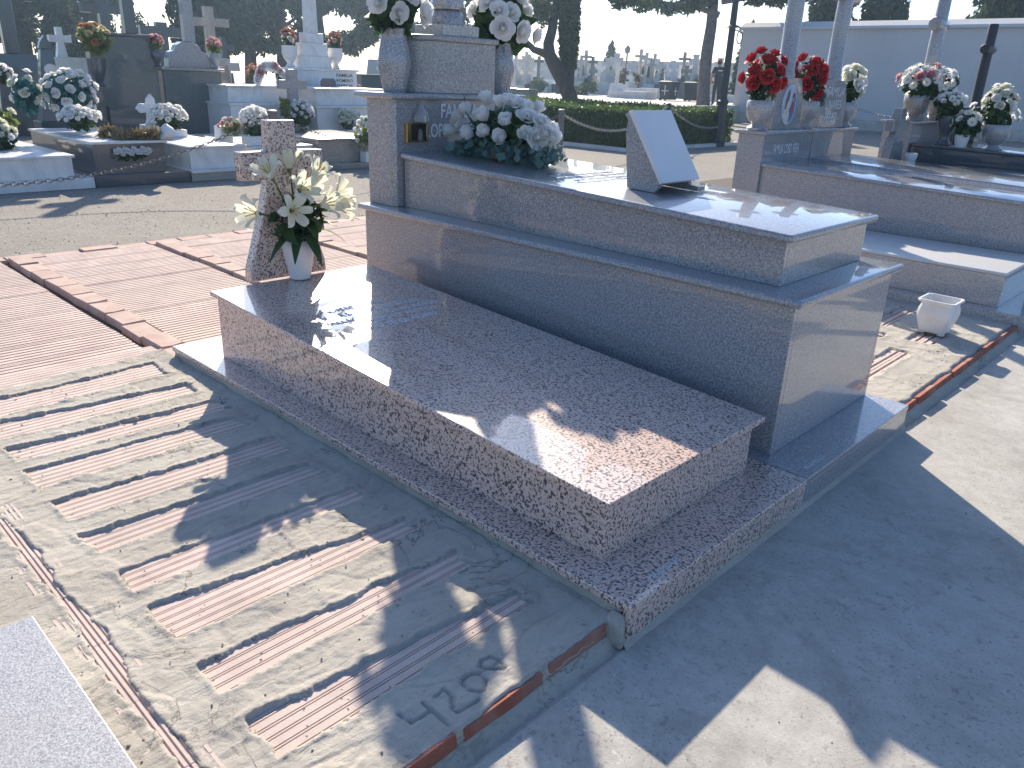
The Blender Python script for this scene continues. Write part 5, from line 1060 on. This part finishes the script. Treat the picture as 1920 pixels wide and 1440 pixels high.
# ---- person seen from behind
PX, PY, PZ = -14.62, 29.10, .55
def person():
    P = thing('person', 'person in dark shirt and trousers with a red cap standing by the trunk', 'person', (PX, PY, PZ))
    f = Vector((-.75, .66, 0)); s = Vector((f.y, -f.x, 0))          # facing away from the tombs; s = the person's right
    def J(a, b_, z): q = s*a+f*b_; return (q.x, q.y, z)
    J_ = {'pel': (J(0, 0, .98), .155), 'spn': (J(0, .01, 1.18), .15), 'chs': (J(0, .01, 1.38), .165), 'nck': (J(0, .01, 1.52), .062), 'hd0': (J(0, .03, 1.60), .085), 'hd1': (J(0, .04, 1.70), .088), 'hd2': (J(0, .03, 1.76), .05), 'nose': (J(0, .13, 1.655), .018),
          'shR': (J(.19, 0, 1.44), .075), 'elR': (J(.36, -.06, 1.22), .052), 'wrR': (J(.24, .05, 1.02), .038), 'haR': (J(.19, .07, .99), .034), 'shL': (J(-.19, 0, 1.44), .075), 'elL': (J(-.27, .03, 1.17), .052), 'wrL': (J(-.25, .16, .95), .038), 'haL': (J(-.24, .2, .88), .034),
          'hiR': (J(.09, 0, .90), .11), 'knR': (J(.10, .02, .50), .075), 'anR': (J(.11, -.01, .09), .055), 'toR': (J(.12, .15, .035), .04), 'hiL': (J(-.09, 0, .90), .11), 'knL': (J(-.10, .03, .50), .075), 'anL': (J(-.11, 0, .09), .055), 'toL': (J(-.12, .16, .035), .04)}
    E_ = 'pel-spn spn-chs chs-nck nck-hd0 hd0-hd1 hd1-hd2 hd1-nose chs-shR shR-elR elR-wrR wrR-haR chs-shL shL-elL elL-wrL wrL-haL pel-hiR hiR-knR knR-anR anR-toR pel-hiL hiL-knL knL-anL anL-toL'.split()
    for sd_, w_ in (('R', 'haR'), ('L', 'haL')):
        h = Vector(J_[w_][0]); d = (h-Vector(J_['wr'+sd_][0])).normalized()
        for k in range(4):
            o = s*(k-1.5)*.018; a = 'f%s%d' % (sd_, k); c_ = a+'t'
            J_[a] = (tuple(h+d*.045+o), .0095); J_[c_] = (tuple(h+d*(.075+.008*(k in (1, 2)))+o+f*.02), .008); E_ += [w_+'-'+a, a+'-'+c_]
        J_['t'+sd_] = (tuple(h+s*(.045 if sd_ == 'L' else -.045)+d*.02), .010); E_.append(w_+'-t'+sd_)
    ks = list(J_); m = bpy.data.meshes.new('body'); m.from_pydata([J_[k][0] for k in ks], [(ks.index(e.split('-')[0]), ks.index(e.split('-')[1])) for e in E_], [])
    o = bpy.data.objects.new('body', m); COL.objects.link(o); o.parent = P
    md = o.modifiers.new('skin', 'SKIN'); md.use_smooth_shade = True
    for i, k in enumerate(ks): r = J_[k][1]; m.skin_vertices[0].data[i].radius = (r, r*(.72 if k in ('spn', 'chs', 'pel') else 1))
    m.skin_vertices[0].data[0].use_root = True
    sb = o.modifiers.new('sub', 'SUBSURF'); sb.levels = sb.render_levels = 2
    bpy.context.view_layer.update(); ev = o.evaluated_get(bpy.context.evaluated_depsgraph_get()); m2 = bpy.data.meshes.new_from_object(ev)
    o.modifiers.clear(); o.data = m2
    for c_ in (plain('dark_shirt', (.016, .019, .03), .85), plain('dark_trousers', (.012, .013, .018), .85), plain('skin', (.36, .21, .15), .5), plain('dark_shoes', (.02, .02, .02), .5)): m2.materials.append(c_)
    while m2.materials and m2.materials[0] is None: m2.materials.pop(index=0)
    er, el = Vector(J_['elR'][0]), Vector(J_['elL'][0])
    for p in m2.polygons:
        c = p.center; a = s.x*c.x+s.y*c.y
        arm = abs(a) > .20 and c.z < 1.46
        p.material_index = 2 if c.z > 1.50 or (arm and c.z < 1.25) or (abs(a) > .165 and .8 < c.z < 1.10) else (0 if c.z > .97 else (1 if c.z > .10 else 3)); p.use_smooth = True
    hd = Vector(J_['hd1'][0])
    cp = B(); cp.lathe([(.100, 0), (.102, .03), (.095, .07), (.07, .10), (.03, .115)], (PX+hd.x, PY+hd.y, PZ+1.69), 16); q = f*.16
    cp.add([(PX+hd.x+s.x*a+f.x*b_, PY+hd.y+s.y*a+f.y*b_, PZ+1.695+dz) for dz in (0, .012) for a, b_ in ((-.085, .05), (-.06, .16), (.06, .16), (.085, .05))], [(3, 2, 1, 0), (4, 5, 6, 7), (0, 1, 5, 4), (1, 2, 6, 5), (2, 3, 7, 6), (3, 0, 4, 7)])
    cp.build('cap', plain('red_cloth', (.42, .05, .03), .8), P, smooth=True)
    hr = B(); hr.lathe([(.075, 0), (.093, .03), (.098, .08), (.098, .10)], (PX+hd.x-f.x*.012, PY+hd.y-f.y*.012, PZ+1.60), 14); hr.build('hair', plain('black_hair', (.012, .010, .009), .6), P, smooth=True)
    k = Vector(J(0, -.17, 1.36))
    B().hexa([tuple(Vector((PX, PY, PZ))+k+s*a+f*b_+Vector((0, 0, z))) for z in (-.02, .02) for a, b_ in ((-.09, .0), (.09, .0), (.09, .012), (-.09, .012))]).build('shirt_print', MT['letter_g'], P)
person()
# ---- far crosses on the terrace
def far_mon(kind, x, y, h, mat, label, group):
    z = .55; o = thing('grave_monument', label, 'monument', (x, y, z), group); w_ = .30
    if kind == 'cross':      # tall cross on tapering pedestal
        p = h*.42
        B().prism([(x-.34, y-.34), (x+.34, y-.34), (x+.34, y+.34), (x-.34, y+.34)], z, z+p, [(x-.22, y-.22), (x+.22, y-.22), (x+.22, y+.22), (x-.22, y+.22)]).build('pedestal', mat, o)
        B().box(x-.07, x+.07, y-.08, y+.08, z+p, z+h).build('shaft', mat, o); a = h*.14
        d = Vector((.73, .68, 0))*a; B().hexa([(x-d.x-.05*.68*1, y-d.y+.05, z+h*.82), (x+d.x-.034, y+d.y+.036, z+h*.82), (x+d.x+.034, y+d.y-.036, z+h*.82), (x-d.x+.034, y-d.y-.036, z+h*.82), (x-d.x-.034, y-d.y+.036, z+h*.82+.15), (x+d.x-.034, y+d.y+.036, z+h*.82+.15), (x+d.x+.034, y+d.y-.036, z+h*.82+.15), (x-d.x+.034, y-d.y-.036, z+h*.82+.15)]).build('arm', mat, o)
    elif kind == 'stele':    # headstone with a stubby flared cross
        B().box(x-.2, x+.2, y-.42, y+.42, z, z+h*.55).build('block', mat, o); B().box(x-.14, x+.14, y-.28, y+.28, z+h*.55+.0005, z+h*.68).build('step', mat, o)
        n = [(-.07, 0), (.07, 0), (.06, .10), (.16, .08), (.16, .22), (.06, .20), (.08, .30), (-.08, .30), (-.06, .20), (-.16, .22), (-.16, .08), (-.06, .10)]; k = h*.32/.30
        d = Vector((.73, .68, 0)); nn = Vector((.68, -.73, 0))*.05
        v = [(x+d.x*a*k-nn.x*sg, y+d.y*a*k-nn.y*sg, z+h*.68+c*k) for sg in (1, -1) for a, c in n]; m = len(n)
        B().add(v, [tuple(range(m)), tuple(range(2*m-1, m-1, -1))]+[(i, m+i, m+(i+1) % m, (i+1) % m) for i in range(m)]).build('cross', mat, o)
    else:                    # obelisk or statue on a block
        B().box(x-.3, x+.3, y-.3, y+.3, z, z+h*.45).build('block', mat, o)
        B().lathe([(.17, 0), (.15, .12*h), (.11, .25*h), (.13, .36*h), (.06, .42*h), (.08, .46*h), (.08, .50*h), (.02, .55*h)], (x, y, z+h*.45), 8).build('figure', mat, o)
    B().box(x+.25, x+2.2, y-.5, y+.5, z, z+random.choice((.35, .5, .7))).build('grave_box', MT['marble'] if mat is not MT['dark'] else mat, o)
    return o
FM = [(-33.0, 36.1, 2.75, 'fig', 'limestone'), (-32.4, 36.4, 2.3, 'cross', 'limestone'), (-31.8, 36.9, 2.05, 'cross', 'dark'), (-29.8, 39.0, 2.5, 'cross', 'lime2'), (-29.4, 39.2, 2.15, 'cross', 'dark'), (-29.9, 38.7, 2.2, 'cross', 'limestone'), (-28.7, 39.8, 2.1, 'stele', 'limestone'), (-28.4, 40.3, 2.4, 'stele', 'limestone'), (-27.6, 40.9, 2.0, 'stele', 'limestone'), (-27.4, 41.4, 2.68, 'cross', 'lime2'), (-27.1, 41.6, 2.5, 'cross', 'limestone'), (-26.7, 41.9, 2.45, 'cross', 'limestone'), (-26.75, 41.7, 2.1, 'cross', 'lime2'), (-26.3, 42.05, 2.0, 'stele', 'limestone'), (-25.8, 42.6, 2.1, 'stele', 'marble'), (-25.4, 43.2, 2.6, 'cross', 'brownstone'), (-24.9, 43.7, 2.5, 'stele', 'limestone'), (-24.5, 44.0, 2.4, 'fig', 'limestone'), (-23.75, 44.7, 2.35, 'stele', 'marble')]
q = random.Random(5)
for i in range(46):
    d = q.uniform(43, 72); u_ = q.uniform(-.012, .285); fx, fy = _f.x, _f.y; L_ = math.hypot(fx, fy); fx /= L_; fy /= L_
    x = CAMPOS.x+fx*d+fy*d*u_; y = CAMPOS.y+fy*d-fx*d*u_
    FM.append((x, y, q.uniform(1.0, 1.75) if d < 52 else q.uniform(1.4, 2.3), q.choice(['stele', 'stele', 'cross', 'fig', 'stele']), q.choice(['marble', 'limestone', 'marble', 'lime2', 'limestone', 'dark'])))
def sx(m): v = Vector((m[0], m[1], 1))-CAMPOS; return v.dot(_r2)/v.dot(_f)
FM.sort(key=sx); cnt = {}
ORD = 'first second third fourth fifth sixth seventh eighth ninth tenth eleventh twelfth thirteenth fourteenth fifteenth sixteenth seventeenth eighteenth nineteenth twentieth'.split()
def ordn(n): return ORD[n-1] if n <= 20 else '%d%s' % (n, {1: 'st', 2: 'nd', 3: 'rd'}.get(n % 10, 'th'))
NMK = {'cross': 'cross on a pedestal', 'stele': 'headstone with a stubby cross', 'fig': 'block with a statue'}; NMC = {'marble': 'white', 'limestone': 'cream', 'lime2': 'beige', 'dark': 'dark', 'brownstone': 'brown'}
for x, y, h, kd, mt in FM:
    tall = 'tall' if h > 2.2 else ('middling' if h > 1.6 else 'low'); k = (tall, mt, kd); cnt[k] = cnt.get(k, 0)+1
    far_mon(kd, x, y, h, MT[mt], '%s %s %s, far terrace, %s of its kind from left' % (tall, NMC[mt], NMK[kd], ordn(cnt[k])), 'far grave monuments')
for i, (x, y) in enumerate(((-28.0, 34.4), (-26.9, 35.6), (-25.2, 37.2))): post('dark bollard before the far graves, %s of three from the left' % ORD[i], x, y, .55, .95, .13, MT['metal_k'], 'bollards before the far graves')
for i, (x, y, z, rx, rz, lb) in enumerate(((-24.6, 36.6, 1.2, .75, .65, 'reddish-green shrub around the bollard on the far terrace'), (-27.2, 42.5, 1.4, .7, .9, 'dark shrub left of the tallest far crosses'), (-24.0, 43.6, 1.4, .9, .75, 'dark shrub right of the waste bins among far crosses'), (-29.5, 34.0, .9, .8, .4, 'low green shrub beside the forked tree'), (-26.6, 34.9, .9, .9, .35, 'low green shrub just right of the forked tree'))):
    t = thing('shrub', lb, 'shrub', (x, y, .55)); V, F = leaf_cloud(blobs((x, y, z), (rx, rx, rz), 10, 60+i, .45), 1500, .10, 70+i); nobj('foliage', V, F, MT['bushy' if i == 0 else 'ivy'], t); B().tube([(x, y, .5), (x, y, z)], [.05, .02], 6).build('stem', MT['bark'], t)
o = thing('low_wall', 'long low grey wall of grave niches far behind the crosses', 'wall', (-45, 60, .5)); B().box(-70, -30, 62, 63, 0, 2.9).build('wall', MT['lime2'], o); B().box(-70.2, -29.8, 61.8, 63.2, 2.9005, 3.1).build('coping', MT['lime2'], o)
o = thing('low_wall', 'dark stone bench wall behind the hedge left of the forked tree', 'wall', (-18.5, 19.5, .55)); B().box(-21.5, -16.4, 19.6, 20.1, .55, 1.0).build('wall', MT['dkgreen'], o, bevel=.02)
# ================================================================== HAZE (thin volume added to stand in for the lens glare over the background)
hz = B().box(-110, 60, -60, 110, -1.2, 14).build('haze', None); hz.data.materials.clear()
hm = bpy.data.materials.new('glare_haze'); hm.use_nodes = True; nt = hm.node_tree; nt.nodes.clear()
out = nt.nodes.new('ShaderNodeOutputMaterial'); pv = nt.nodes.new('ShaderNodeVolumePrincipled')
pv.inputs['Color'].default_value = (.52, .74, 1, 1); pv.inputs['Density'].default_value = .0013; pv.inputs['Anisotropy'].default_value = .68
nt.links.new(pv.outputs[0], out.inputs['Volume']); hz.data.materials.append(hm); hz['kind'] = 'stuff'; hz['label'] = 'thin bluish haze added to stand in for lens glare'
